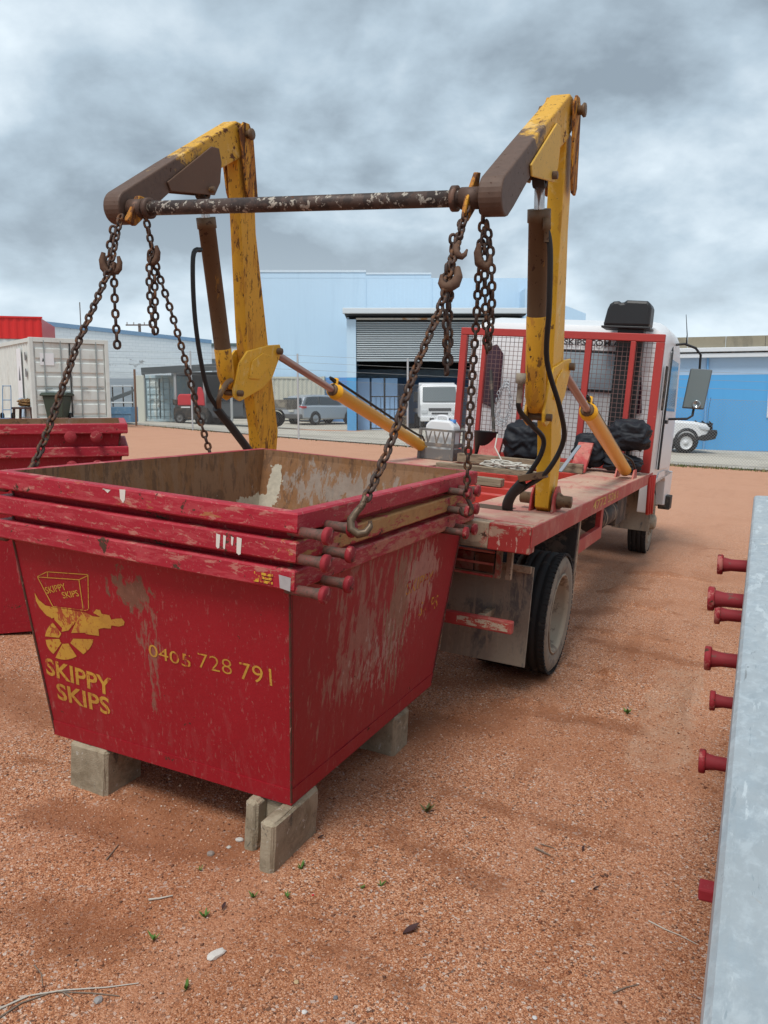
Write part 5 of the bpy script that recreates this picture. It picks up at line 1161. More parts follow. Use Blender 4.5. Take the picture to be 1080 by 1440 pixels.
A_ = W(366, 599, 52); B_ = W(668, 599, 52); zb = A_.z - .3; hb_ = .3
sh = thing('blue_shed', 'large pale blue shed with stepped parapet and open roller door', 'building', Matrix.Translation((A_.x, A_.y, zb)))
def sx(px, Y=52): return W(px, 560, Y).x - A_.x
def sz(py, Y=52): return zl(py, Y) - zb
wz = sz(531)
x1_ = sx(738)
m_crete2 = plain('shed_interior', (.22, .24, .27), .9)
fl_box(sh, 'wall_base', 0, x1_, 0, .25, 0, wz, m_mblue); fl_box(sh, 'wall', 0, x1_, 0, .25, wz+.002, sz(391), m_lblue)
fl_box(sh, 'parapet', 0, sx(515), -.01, .26, sz(391)+.001, sz(383), m_lblue); fl_box(sh, 'parapet', sx(515)+.005, sx(605), -.008, .26, sz(391)+.001, sz(386), m_lblue)
fl_box(sh, 'parapet_cap', 0, sx(515), -.05, .3, sz(383)+.001, sz(380), plain('pale_flashing', (.62, .72, .8), .5)); fl_box(sh, 'parapet_cap', sx(515)+.005, sx(605), -.05, .3, sz(386)+.001, sz(383.5), plain('pale_flashing', (.62, .72, .8), .5))
for px in (515, 606, 667): fl_box(sh, 'panel_joint', sx(px)-.03, sx(px)+.03, -.03, -.012, wz, sz(391), m_lblue)
fl_box(sh, 'side_wall', 0, .25, .26, 16, 0, sz(391), m_lblue); fl_box(sh, 'roof', .26, x1_, .3, 16, sz(395)-.3, sz(395), plain('grey_roof', (.35, .38, .4), .6))
# roller-door bay standing forward of the wall
Yf = 42; f0 = -(52-Yf)
def bx_(px): return W(px, 560, Yf).x - A_.x
def bz_(py): return zl(py, Yf) - zb
gb = -zb + W(494, 609, Yf).z
for px0, px1 in ((488, 501), (722, 735)):
    fl_box(sh, 'bay_column', bx_(px0), bx_(px1), f0, f0+.4, gb-.1, bz_(531), weather('strong_blue_paint', (.10, .38, .72), .5), .01); fl_box(sh, 'bay_column', bx_(px0), bx_(px1), f0+.002, f0+.4, bz_(531)+.002, bz_(449), m_lblue, .01)
fl_box(sh, 'bay_roof', bx_(484), bx_(738), f0-.25, -.02, bz_(440), bz_(437), plain('pale_roof_edge', (.60, .66, .70), .5)); fl_box(sh, 'gutter', bx_(483), bx_(739), f0-.42, f0-.26, bz_(442), bz_(434), plain('pale_gutter', (.62, .68, .72), .5), .03)
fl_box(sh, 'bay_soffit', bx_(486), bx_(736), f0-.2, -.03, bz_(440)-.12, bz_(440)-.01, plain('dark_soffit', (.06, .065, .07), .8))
fl_box(sh, 'bay_side', bx_(488), bx_(488)+.1, f0+.42, -.03, gb-.1, bz_(445), m_lblue); fl_box(sh, 'bay_side', bx_(733), bx_(733)+.1, f0+.42, -.03, gb-.1, bz_(445), m_lblue)
fl_box(sh, 'shutter_beam', bx_(501), bx_(722), f0+.02, f0+.2, bz_(449.5), bz_(447), weather('rusty_beam', (.55, .53, .48), .7, 0, [((.40, .2, .08), (.8, .8, .8), .58, .1, {})]))
m_slat = plain('roller_slat', (.42, .47, .50), .45, .4)
zt, zbm = bz_(452), bz_(504.5); ns = 17; hh = (zt-zbm)/ns; s_me = None
for i in range(ns):
    z0 = zbm + i*hh
    if s_me is None:
        mb = MB(); w_ = bx_(722)-bx_(501)-.02; pr = [(.06, 0), (.0, .02), (-.035, hh*.35), (-.035, hh*.65), (0, hh-.02), (.06, hh)]
        mb.grid(lambda a, b: (w_*a, pr[b][0], pr[b][1]), 2, 6, 0, True); s_me = mb.mesh('shutter_slat', [m_slat])
    o = bpy.data.objects.new('shutter_slat', s_me); COL.objects.link(o); o.parent = sh; o.location = (bx_(501)+.01, f0+.12, z0)
fl_box(sh, 'shutter_foot', bx_(501)+.01, bx_(722)-.01, f0+.08, f0+.16, zbm-.12, zbm-.01, m_slat)
for i in range(3): fl_box(sh, 'bay_panel', bx_(502)+i*.72, bx_(502)+i*.72+.62, f0+1.2, f0+1.25, gb, bz_(531), weather('bay_blue', (.30, .50, .78), .6))
fl_box(sh, 'bay_shade_sheet', sx(505), sx(760), -.6, -.5, sz(520), sz(450), plain('dark_bay_wall', (.03, .035, .04), .9))  # near-black sheet standing in for the shade inside the bay
for px in (527, 543): fl_box(sh, 'wall_joint', sx(px), sx(px)+.12, -.10, -.02, 0, wz, plain('dark_post', (.05, .06, .08), .8))
# gabled block at the shed's end
gA = W(770, 600, 54)
mb = MB(); gx0, gx1 = sx(735, 50), sx(820, 50)
mb.prism([(gx0, 0), (gx1, 0), (gx1, zl(441, 50)-zb), (gx0+.35*(gx1-gx0), zl(419, 50)-zb), (gx0, zl(405, 50)-zb)], -2, 12, 1); mb.build('end_gable', m_lblue, sh)

# ---- things parked and stored at the shed
def steel(i): return plain('stored_steel', (.45, .46, .47), .5)
rr = random.Random(12)
for i, (px, h, lean) in enumerate(((513, 2.3, .2), (519, 1.7, -.1), (526, 2.6, .25), (533, 2.0, .3), (538, 2.7, .1), (556, 2.2, -.15))):
    P = W(px, 606, 45 + rr.uniform(-.5, .8)); g_ = float(terrain(P.x, P.y))+.03
    o = MB().tube([(0,0,0), (lean, .3, h)], .045, 6).build('steel_length', (steel(0), plain('white_length', (.7, .7, .68), .6))[i % 2], None, fix=False); o.location = (P.x, P.y, g_)
    tag(o, ['tall pale', 'short grey', 'leaning white', 'stout grey', 'tallest white', 'backward leaning grey'][i] + ' length of steel stored in the open bay', 'steel length', 'lengths stored in the bay')
P = W(548, 606, 43.5); g_ = float(terrain(P.x, P.y))+.03
cg = thing('steel_cage', 'dark steel mesh cage standing in the open bay', 'cage', Matrix.Translation((P.x, P.y, g_)))
for i in range(9): MB().box(-.95+i*.24-.015, -.95+i*.24+.015, -.3, -.27, .07, 1.66).build('cage_bar', m_dark, cg)
for z in (.06, .55, 1.05, 1.7): MB().box(-1, 1.02, -.31, -.26, z-.025, z+.025).build('cage_rail', m_dark, cg)
MB().box(-.95, .95, -.2, .5, .06, .7).build('cage_load', weather('mixed_scrap', (.2, .15, .11), .9, 0, [((.4, .3, .2), 5., .5, .1, {})]), cg, .05)

def wheel_simple(th, c, ax, R0, w, n=20):
    t_ = MB().lathe([(-w/2, R0*.62), (-w/2, R0*.94), (-w/2+.03, R0), (w/2-.03, R0), (w/2, R0*.94), (w/2, R0*.62)], c, ax, n).build('wheel', m_tyre, th, fix=False)
    for s in (-1, 1):
        mb = MB(); mb.lathe([(s*w/2, R0*.63), (s*(w/2-.03), R0*.58), (s*(w/2-.05), R0*.2), (s*(w/2-.01), R0*.18), (s*(w/2-.01), .0005)], c, ax, n)
        mb.build('rim', RIMMAT[0], t_, fix=False)
    return t_
RIMMAT = [plain('alloy_rim', (.30, .31, .32), .4, .5)]
def loft(th, name, secs, mat, split=35):
    """secs: list of rings (same count)"""
    n = len(secs[0]); mb = MB(); vs = [p for g in secs for p in g]
    mb.add(vs, [(i*n+j, i*n+(j+1)%n, (i+1)*n+(j+1)%n, (i+1)*n+j) for i in range(len(secs)-1) for j in range(n)] + [tuple(range(n))[::-1], tuple(range((len(secs)-1)*n, len(secs)*n))], 0, True)
    o = mb.build(name, mat, th); md = o.modifiers.new('e', 'EDGE_SPLIT'); md.split_angle = R_(split); return o
def ring_y(x, hw, z0, z1, r=.08):
    return [(x, -hw+r, z0), (x, hw-r, z0), (x, hw, z0+r), (x, hw, z1-r), (x, hw-r, z1), (x, -hw+r, z1), (x, -hw, z1-r), (x, -hw, z0+r)]
# vehicles run along local +x, z up, origin on the ground at the middle
def suv(P, yaw):
    th = thing('suv', 'silver suv parked behind the wire fence beside the shed', 'car', localM(P, yaw))
    ms_ = plain('silver_paint', (.46, .49, .52), .25, .4)
    loft(th, 'body', [ring_y(-2.28, .80, .42, .95), ring_y(-2.2, .90, .36, 1.05), ring_y(-1.4, .92, .28, 1.08), ring_y(1.0, .92, .28, 1.05), ring_y(1.9, .90, .30, .95), ring_y(2.25, .80, .38, .78)], ms_)
    loft(th, 'cabin', [ring_y(-2.22, .72, .98, 1.10, .05), ring_y(-1.95, .70, .98, 1.58, .08), ring_y(-1.2, .68, .98, 1.68, .08), ring_y(-.2, .68, .98, 1.67, .08), ring_y(.45, .70, .98, 1.52, .08), ring_y(1.15, .76, .98, 1.07, .04)], ms_, 30)
    for s in (-1, 1):
        MB().add([(-1.95, s*.78, 1.12), (-.95, s*.785, 1.12), (-.95, s*.715, 1.55), (-1.75, s*.715, 1.55)], [(0,1,2,3)]).build('side_window', m_glass, th).modifiers.new('s', 'SOLIDIFY').thickness = .02
        MB().add([(-.88, s*.785, 1.12), (.85, s*.79, 1.10), (.35, s*.715, 1.50), (-.88, s*.715, 1.56)], [(0,1,2,3)]).build('side_window', m_glass, th).modifiers.new('s', 'SOLIDIFY').thickness = .02
        MB().box(-2.26, -1.98, min(s*.55, s*.925), max(s*.55, s*.925), .92, 1.04).build('tail_lamp', plain('tail_lens', (.45, .02, .03), .3), th, .02)
        for x in (-1.32, 1.38):
            MB().lathe([(0, .40), (.02, .40), (.02, .30)], (x, s*.905, .37), (0, s, 0), 20).build('wheel_arch', m_black, th, fix=False)
            wheel_simple(th, (x, s*.82, .35), (0,1,0), .35, .22)
    MB().box(-2.30, -2.15, -.70, .70, 1.16, 1.50).build('rear_window', m_glass, th, .03)
    MB().box(-2.34, -2.2, -.84, .84, .36, .60).build('rear_bumper', plain('dark_bumper', (.1, .1, .1), .5), th, .04); MB().box(-2.345, -2.30, -.2, .2, .72, .84).build('number_plate', plain('plate', (.6, .6, .55), .5), th)
    return th
P = W(452, 597.5, 48.2); suv(Vector((P.x, P.y, float(terrain(P.x, P.y))+.03)), R_(48))
def box_truck(P, yaw):
    th = thing('cabover_truck', 'white cab-over delivery truck parked nose out in the roller door bay', 'truck', localM(P, yaw)); mw = plain('white_truck_paint', (.70, .71, .72), .35)
    loft(th, 'cab', [ring_y(.25, .95, .55, 2.15, .1), ring_y(1.2, .95, .5, 2.2, .12), ring_y(1.75, .95, .5, 1.35, .1), ring_y(1.86, .92, .5, 1.25, .08)], mw, 30)
    MB().add([(1.33, -.80, 2.06), (1.33, .80, 2.06), (1.79, .84, 1.36), (1.79, -.84, 1.36)], [(0,1,2,3)]).build('windscreen', plain('pale_glass', (.085, .11, .12), .35, 0, .1, .4, 0), th).modifiers.new('s', 'SOLIDIFY').thickness = .03
    MB().box(1.86, 1.885, -.55, .55, .92, 1.06).build('grille', plain('dark_grille', (.06, .06, .065), .6), th, .01); MB().box(1.86, 1.89, -.40, .40, .76, .84).build('grille', plain('dark_grille', (.06, .06, .065), .6), th, .01)
    MB().box(1.84, 1.98, -.95, .95, .42, .66).build('bumper', mw, th, .04)
    for s in (-1, 1):
        MB().box(1.84, 1.90, min(s*.60, s*.90), max(s*.60, s*.90), .80, .98).build('headlamp', plain('lamp_glass', (.55, .58, .6), .15), th, .02)
        MB().box(1.99, 2.0, min(s*.30, s*.50), max(s*.30, s*.50), .48, .58).build('bumper_vent', m_black, th)
        MB().box(1.35, 1.45, min(s*1.05, s*1.25), max(s*1.05, s*1.25), 1.35, 1.85).build('mirror', m_black, th, .02)
        wheel_simple(th, (1.0, s*.80, .37), (0,1,0), .37, .2); wheel_simple(th, (-2.2, s*.78, .37), (0,1,0), .37, .3)
    MB().box(-3.0, .15, -.95, .95, .80, 1.0).build('tray', plain('truck_tray', (.25, .25, .26), .6), th, .02); MB().box(.05, .15, -.9, .9, 1.0, 2.3).build('tray_headboard', mw, th, .02)
    return th
P = W(616, 607, 40.5); box_truck(Vector((P.x, P.y+1.6, float(terrain(P.x, P.y))+.03)), R_(-88))
def ute(P, yaw, label, paint, bull):
    th = thing('utility_vehicle', label, 'utility vehicle', localM(P, yaw)); mp_ = paint
    loft(th, 'body', [ring_y(-.4, .90, .50, 1.22, .08), ring_y(.9, .91, .48, 1.24, .08), ring_y(1.9, .90, .52, 1.18, .1), ring_y(2.42, .84, .56, 1.08, .1), ring_y(2.55, .76, .60, .98, .08)], mp_, 30)
    loft(th, 'cabin', [ring_y(-.4, .74, 1.15, 1.80, .08), ring_y(.35, .74, 1.15, 1.84, .08), ring_y(.72, .74, 1.15, 1.72, .08), ring_y(1.32, .80, 1.12, 1.24, .04)], mp_, 30)
    for s in (-1, 1):
        MB().add([(-.30, s*.815, 1.28), (1.02, s*.83, 1.27), (.66, s*.765, 1.66), (-.30, s*.755, 1.72)], [(0,1,2,3)]).build('side_window', m_glass, th).modifiers.new('s', 'SOLIDIFY').thickness = .02
        for x in (1.62, -1.45):
            MB().lathe([(0, .47), (.03, .47), (.03, .36)], (x, s*.895, .47), (0, s, 0), 20).build('wheel_arch', m_black, th, fix=False)
            wheel_simple(th, (x, s*.80, .39), (0,1,0), .39, .25)
        MB().prism([(2.05, 1.00), (2.52, .95), (2.50, .84), (2.16, .88)], min(s*.60, s*.895), max(s*.60, s*.895), 1).build('headlamp', plain('lamp_glass2', (.50, .53, .56), .15), th, .02)
    MB().add([(.76, -.68, 1.70), (.76, .68, 1.70), (1.34, .74, 1.24), (1.34, -.74, 1.24)], [(0,1,2,3)]).build('windscreen', m_glass, th).modifiers.new('s', 'SOLIDIFY').thickness = .02
    tr = MB().box(-2.6, -.5, -.92, .92, .88, .98).build('tray', plain('ute_tray', (.2, .2, .2), .6), th, .01)
    for s in (-1, 1): MB().box(-2.6, -.5, min(s*.90, s*.935), max(s*.90, s*.935), .981, 1.36).build('drop_side', bull['side'], th, .01)
    MB().box(-2.64, -2.60, -.92, .92, .90, 1.36).build('tailgate', bull['side'], th, .01); MB().box(-.52, -.46, -.9, .9, .981, 1.75).build('tray_headboard', m_dark, th, .01)
    if bull.get('bar'):
        MB().prism([(2.35, .45), (2.75, .52), (2.82, .72), (2.80, .86), (2.55, .86), (2.45, .72), (2.2, .66), (2.05, .5)], -.90, .90, 1).build('bull_bar', m_black, th, .03)
        MB().prism([(2.50, .86), (2.80, .86), (2.78, 1.06), (2.56, 1.10)], -.55, .55, 1).build('bull_bar_grille', m_black, th, .03)
        for y in (-.6, 0, .6): MB().tube([(2.70, y, .8), (2.72, y, 1.08), (2.60, y, 1.16)], .03, 8).build('bull_bar_hoop', m_black, th, fix=False)
        MB().tube([(2.60, -.8, 1.0), (2.74, -.6, 1.08), (2.74, .6, 1.08), (2.60, .8, 1.0)], .03, 8).build('bull_bar_hoop', m_black, th, fix=False)
        MB().tube([(2.55, -.6, 1.0), (2.56, -.6, 1.6), (2.62, -.6, 2.05)], .008, 5).build('aerial', m_black, th, fix=False)
    return th
RIMMAT[0] = plain('white_steel_rim', (.62, .63, .64), .5)
P = W(968, 641, 30.5); ute(Vector((P.x-1.75, P.y+.9, float(terrain(P.x, P.y))+.03)), R_(4), 'white utility vehicle with black bull bar parked by the blue building', plain('white_ute_paint', (.72, .73, .74), .3), dict(side=plain('ute_side', (.5, .5, .52), .5), bar=True))
RIMMAT[0] = plain('dark_rim', (.12, .12, .12), .5)
P = W(372, 603, 41); ute(Vector((P.x-1.1, P.y, float(terrain(P.x, P.y))+.03)), R_(168), 'grey utility vehicle with weathered drop side tray behind the far arm', plain('grey_ute_paint', (.30, .31, .32), .35), dict(side=weather('weathered_drop_side', (.17, .15, .125), .9, 0, [((.28, .25, .2), 3., .5, .15, {})])))
# red forklift-like machine under the carport
P = W(262, 597, 37); g_ = float(terrain(P.x, P.y))+.03
rm = thing('red_machine', 'red engine machine on a black base parked under the carport', 'machine', localM((P.x+.1, P.y, g_), R_(8)) @ Matrix.Diagonal((.66, .66, .78, 1)))
MB().prism([(-.9, .25), (1.3, .25), (1.3, .85), (.9, 1.0), (-.7, 1.0), (-.9, .85)], -.6, .6, 1).build('base', m_dark, rm, .04)
m_rm = plain('machine_red', (.55, .03, .04), .4)
MB().prism([(-.62, 1.01), (.30, 1.01), (.38, 1.5), (.28, 1.66), (-.5, 1.66), (-.62, 1.5)], -.5, .5, 1).build('engine_hood', m_rm, rm, .06); MB().prism([(.55, 1.01), (1.15, 1.01), (1.1, 1.7), (.95, 2.05), (.72, 2.05)], -.5, .5, 1).build('seat_back', m_rm, rm, .05)
MB().box(-.95, -.64, -.4, .4, 1.05, 1.35).build('radiator', m_dark, rm, .02); MB().box(-.4, .2, -.62, -.605, .88, .96).build('name_plate', plain('white_plate', (.7, .7, .7), .5), rm)
for x in (-.5, .9):
    for s in (-1, 1): wheel_simple(rm, (x, s*.66, .34), (0,1,0), .34, .2)

# ---- carport with a pale blue container in it
P = W(202, 592, 37); Q = W(345, 592, 40); yw = math.atan2(Q.y-P.y, Q.x-P.x)*.0; g_ = float(terrain(P.x, P.y)); kx = 37/1160
def kz(py, Y=37): return zl(py, Y) - g_
cpt = thing('carport', 'low dark roofed carport against the white brick wall', 'building', localM((P.x, P.y, g_), 0))
wd = Q.x-P.x
MB().add([(0, 0, kz(520)), (wd, 0, kz(512)), (wd, 5, kz(508)), (0, 5, kz(516))], [(0,1,2,3)]).build('roof', plain('dark_sheet_roof', (.07, .08, .085), .6), cpt).modifiers.new('s', 'SOLIDIFY').thickness = .12
MB().bar((0, -.05, kz(522)), (wd, -.05, kz(515)), .08, .30).build('fascia', plain('dark_fascia', (.09, .10, .105), .6), cpt)
for x in (.06, wd*.36, wd*.68, wd-.1): MB().box(x-.05, x+.05, 0, .1, 0, kz(521)-.15+(x/wd)*.2).build('post', plain('carport_post', (.35, .36, .36), .6), cpt)
MB().box(0, wd, 5.1, 5.2, 0, kz(518)).build('back_wall', plain('carport_back', (.2, .21, .22), .8), cpt)
def container(th, Lx, Wy, Hz, body, door, rods=True, ribs=11, doors_face='front'):
    """doors in the y = 0 face (width Lx), long side runs back along +y for Wy"""
    for x in (0, Lx-.12):
        for y in (0, Wy-.12): MB().box(x, x+.12, y, y+.12, 0, Hz).build('corner_post', body, th, .01)
    for z in (0, Hz-.14):
        MB().box(.12, Lx-.12, .003, .12, z, z+.14).build('end_rail', body, th, .01)
        for x in (0, Lx-.10): MB().box(x+.002, x+.098, .12, Wy-.12, z+.002, z+.12).build('side_rail', body, th)
    # corrugated sides
    for x, s in ((.03, -1), (Lx-.03, 1)):
        n = int((Wy-.24)/.07); pts = [(x + s*(.0 if (j//2) % 2 else -.036), .12+(Wy-.24)*j/n) for j in range(n+1)]
        mb = MB(); mb.grid(lambda i, j: (pts[j][0], pts[j][1], (.12, Hz-.12)[i]), 2, n+1, 0, False); mb.build('corrugated_side', body, th, fix=False)
    MB().box(.05, Lx-.05, .05, Wy-.05, Hz-.06, Hz-.02).build('roof', body, th); MB().box(.12, Lx-.12, Wy-.1, Wy-.04, .14, Hz-.14).build('end_wall', body, th)
    hw = (Lx-.24)/2
    for k in range(2):
        x0 = .12 + k*hw; dr = MB().box(x0+.01, x0+hw-.01, .06, .10, .15, Hz-.15).build('door_leaf', door, th, .005)
        nr = ribs
        for i in range(5):
            z0 = .22 + i*(Hz-.44)/5; MB().prism([(.058, z0), (.03, z0+.04), (.03, z0+(Hz-.44)/5-.12), (.058, z0+(Hz-.44)/5-.08)], x0+.05, x0+hw-.05).build('door_panel', door, dr)
        for q in (.28, .74):
            MB().tube([(x0+hw*q, .012, .08), (x0+hw*q, .012, Hz-.08)], .018, 8).build('lock_rod', plain('rod_grey', (.30, .34, .34), .5, .3), dr, fix=False)
            MB().box(x0+hw*q-.02, x0+hw*q+.20, -.012, .004, 1.02, 1.06).build('lock_handle', plain('rod_grey', (.3, .34, .34), .5), dr)
    MB().box(.12+hw-.012, .12+hw+.012, .02, .06, .15, Hz-.15).build('door_gasket', m_black, th)
m_cwhite = weather('dirty_white_container', (.64, .68, .65), .6, 0, [((.52, .53, .49), (2, 2, .8), .55, .15, {'amount': .6}), ((.3, .16, .09), 6., .73, .04, {})])
m_cblue = weather('pale_blue_container', (.42, .55, .60), .7, 0, [((.55, .60, .58), (2, 2, 1.), .5, .14, {}), ((.25, .2, .16), 4., .66, .06, {})])
m_ccream = weather('cream_container', (.58, .57, .48), .7, 0, [((.46, .44, .36), (2, 2, .7), .55, .15, {'amount': .7}), ((.4, .3, .2), 5., .72, .04, {})])
P = W(203, 591, 39); ct = thing('shipping_container', 'pale blue patchy shipping container under the carport roof', 'container', localM((P.x, P.y, float(terrain(P.x, P.y))), R_(-2))); container(ct, (W(247, 591, 39)-P).x*1.0+.05, 4.0, 2.15, m_cblue, m_cblue)
P = W(47, 594, 25.6); Wd = 2.44
wc = thing('shipping_container', 'white shipping container with posters and a red roofed shop behind it', 'container', localM((P.x, P.y, P.z), R_(38))); container(wc, 2.44, 6.0, 2.59, m_cwhite, m_cwhite)
m_paper = plain('white_poster', (.74, .76, .78), .6)
MB().box(.30, .72, .012, .02, 1.75, 2.12).build('poster', m_paper, wc); MB().prism([(.36, 1.86), (.44, 1.86), (.39, 1.98)], .009, .0115, 1).build('poster_mark', m_black, wc)
MB().box(.84, .98, .012, .02, .95, 1.25).build('poster', m_paper, wc)
# long side of that container is turned to the yard: banner on it
for z0, z1, y0, y1, mm in ((.75, 2.3, .95, 1.45, m_paper), (.15, .74, .85, 1.5, plain('pale_blue_banner', (.45, .62, .78), .6))):
    MB().box(-.012, -.006, y0, y1, z0, z1).build('banner', mm, wc)
MB().prism([(1.08, 1.3), (1.3, 1.3), (1.18, 1.75)], -.015, -.0125).build('banner_mark', plain('dark_mark', (.1, .1, .12), .6), wc)
for z in (.5, 1.4, 1.9): MB().box(-.008, -.004, .45, .55, z, z+.25).build('stencil_mark', plain('dark_mark', (.1, .1, .12), .6), wc)
P = W(362, 588, 50.5); cc_ = thing('shipping_container', 'long cream shipping container against the blue shed', 'container', localM((P.x, P.y, float(terrain(P.x, P.y))), R_(90)))
Lc = (W(457, 588, 50.5)-P).x
cc_.matrix_world = localM((P.x+Lc, P.y-.2, float(terrain(P.x, P.y))+.05), R_(90)); container(cc_, 1.2, Lc, 2.62, m_ccream, m_ccream)

# ---- white painted brick building with blue fascia and red clad front
m, t, b = newmat('white_painted_brick'); N = NT(t); p = N.pos('object')
br = N.n('ShaderNodeTexBrick'); N.l(N.map(p, (1, 1, 1), (0,0,0), (R_(90), 0, 0)), br.inputs['Vector'])
for k_, v_ in (('Scale', 1.0), ('Brick Width', .45), ('Row Height', .2), ('Mortar Size', .012), ('Mortar Smooth', .1)): br.inputs[k_].default_value = v_
br.inputs['Color1'].default_value = (.82, .86, .88, 1); br.inputs['Color2'].default_value = (.78, .82, .85, 1); br.inputs['Mortar'].default_value = (.66, .71, .74, 1)
c = N.mix(N.step(N.noise(p, (.5, .5, .9), 9, .75, .2, (4, 0, 2)), .60, .05), br.outputs[0], (.36, .36, .36))
N.put(b.inputs['Base Color'], c); b.inputs['Roughness'].default_value = .8; m_brick = m
A_ = W(-60, 585, 46); B_ = W(300, 585, 58); bb_z = float(terrain(-14, 46))
dv = (B_-A_); dv.z = 0; Lw = dv.length; yw = math.atan2(dv.y, dv.x)
bw = thing('brick_building', 'white painted brick building with blue roof edge behind the containers', 'building', localM((A_.x, A_.y, bb_z-.3), yw))
hA, hB = W(-60, 437, 46).z - bb_z + .3, W(300, 478, 58).z - bb_z + .3
MB().prism([(0, 0), (Lw, 0), (Lw, hB-.25), (0, hA-.25)], 0, .3, 1).build('wall', m_brick, bw)
MB().prism([(0, hA-.249), (Lw, hB-.249), (Lw, hB), (0, hA)], -.06, .34, 1).build('fascia', plain('blue_fascia', (.24, .38, .55), .5), bw)
MB().prism([(0, hA-.3), (Lw, hB-.3), (Lw, hB-.05), (0, hA-.05)], .35, 14, 1).build('roof', plain('pale_roof', (.5, .52, .54), .6), bw)
A_ = W(-120, 588, 40); B_ = W(66, 588, 41.5)
g_ = float(terrain(A_.x+3, 41)); rs = thing('red_shop', 'shop front with bright red ribbed cladding above the white container', 'building', localM((A_.x, A_.y, g_-.2), math.atan2(B_.y-A_.y, B_.x-A_.x)))
Lr = math.hypot(B_.x-A_.x, B_.y-A_.y); z0, z1 = W(30, 476, 41).z-g_+.2, W(30, 446, 41).z-g_+.2
MB().box(0, Lr, 0, 5, 0, z0-.01).build('wall', plain('shop_wall', (.6, .62, .62), .7), rs)
mb = MB(); n = int(Lr/.09); mb.grid(lambda i, j: (Lr*i/n, -.06+(.03 if (i//2) % 2 else 0), (z0, z1)[j]), n+1, 2, 0, False); mb.build('ribbed_cladding', plain('red_cladding', (.62, .02, .018), .4), rs, fix=False)
MB().box(0, Lr, -.02, 5, z0, z1-.02).build('parapet', plain('red_cladding', (.62, .02, .018), .4), rs); MB().box(-.02, Lr+.04, -.1, .05, z1-.019, z1+.06).build('parapet_cap', plain('red_cladding', (.62, .02, .018), .4), rs)
P = W(297, 592, 60); g_ = float(terrain(P.x, 56)); wb = thing('white_shed', 'small white clad shed between the brick building and the blue shed', 'building', localM((P.x-6, P.y, g_-.2), 0))
MB().box(0, 10.4, 0, 6, 0, zl(505, 60)-g_+.2).build('wall', weather('grey_ribbed_wall', (.46, .50, .53), .6, 0, [((.36, .40, .43), (9, 9, .1), .5, .1, {})]), wb); MB().box(-.1, 10.5, -.2, 6.1, zl(505, 60)-g_+.21, zl(487, 60)-g_+.2).build('fascia', plain('white_fascia', (.62, .65, .67), .5), wb); MB().box(-.2, 10.6, -.3, 6.2, zl(487, 60)-g_+.21, zl(483, 60)-g_+.2).build('roof', plain('dark_green_roof', (.1, .14, .14), .6), wb)

# ---- right-hand blue building
A_ = W(862, 629, 34.5); B_ = W(1240, 643, 31); g_ = (A_.z+B_.z)/2
dv = B_-A_; Lb = math.hypot(dv.x, dv.y); bl = thing('blue_building', 'low two tone blue building with brown concrete parapet behind the cab', 'building', localM((A_.x, A_.y, W(1010, 634, 33).z-.15), math.atan2(dv.y, dv.x)))
gb = W(1010, 634, 33).z-.15
def rz(py): return zl(py, 33) - gb
m_rblue = ribbed('sky_blue_render', (.085, .35, .68), 1.2, (.075, .31, .60))
m_rpale = weather('pale_blue_render', (.40, .55, .73), .7, 0, (), .05, .02)
MB().box(0, Lb, 0, 8, 0, rz(527)).build('wall_base', m_rblue, bl); MB().box(0, Lb, .002, 8, rz(527)+.002, rz(503)).build('wall', m_rpale, bl)
MB().box(-.1, Lb, -.3, .05, rz(503)+.002, rz(497)).build('fascia', plain('white_fascia2', (.66, .69, .72), .5), bl, .01); MB().box(-.1, Lb, -.24, .05, rz(497)+.001, rz(495)).build('gutter_gap', m_dark, bl); MB().box(-.12, Lb, -.36, .05, rz(495)+.001, rz(489)).build('gutter', plain('white_fascia2', (.66, .69, .72), .5), bl, .02)
m_par = weather('brown_concrete_parapet', (.30, .27, .20), .9, 0, [((.22, .2, .15), (1.2, 1.2, .5), .5, .2, {})], coord='world')
n = 7
for i in range(n):
    x0 = -.1+(Lb+.1)*i/n; MB().box(x0+.008, x0+(Lb+.1)/n-.008, -.06, .2, rz(489)+.001, rz(473)).build('parapet_panel', m_par, bl)
for q_ in (.36, .7): MB().tube([(Lb*q_, -.06, 0.02), (Lb*q_, -.06, rz(503))], .045, 8).build('downpipe', plain('blue_downpipe', (.16, .38, .66), .5), bl, fix=False)
MB().box(0, Lb, -.02, -.003, 0, .18).build('plinth', plain('grey_plinth', (.2, .25, .32), .8), bl)
xw = Lb*(1078-862)/(1240-862)*1.03
MB().box(xw, xw+1.6, -.05, .1, rz(587), rz(533)).build('window_frame', plain('white_frame', (.7, .72, .74), .5), bl, .01); wp_ = bl.children[-1]
MB().box(xw+.12, xw+1.48, -.07, -.052, rz(584), rz(558)).build('pane', m_glass, bl); MB().box(xw+.12, xw+1.48, -.07, -.052, rz(555), rz(536)).build('pane', plain('pale_pane', (.4, .48, .5), .2), bl)

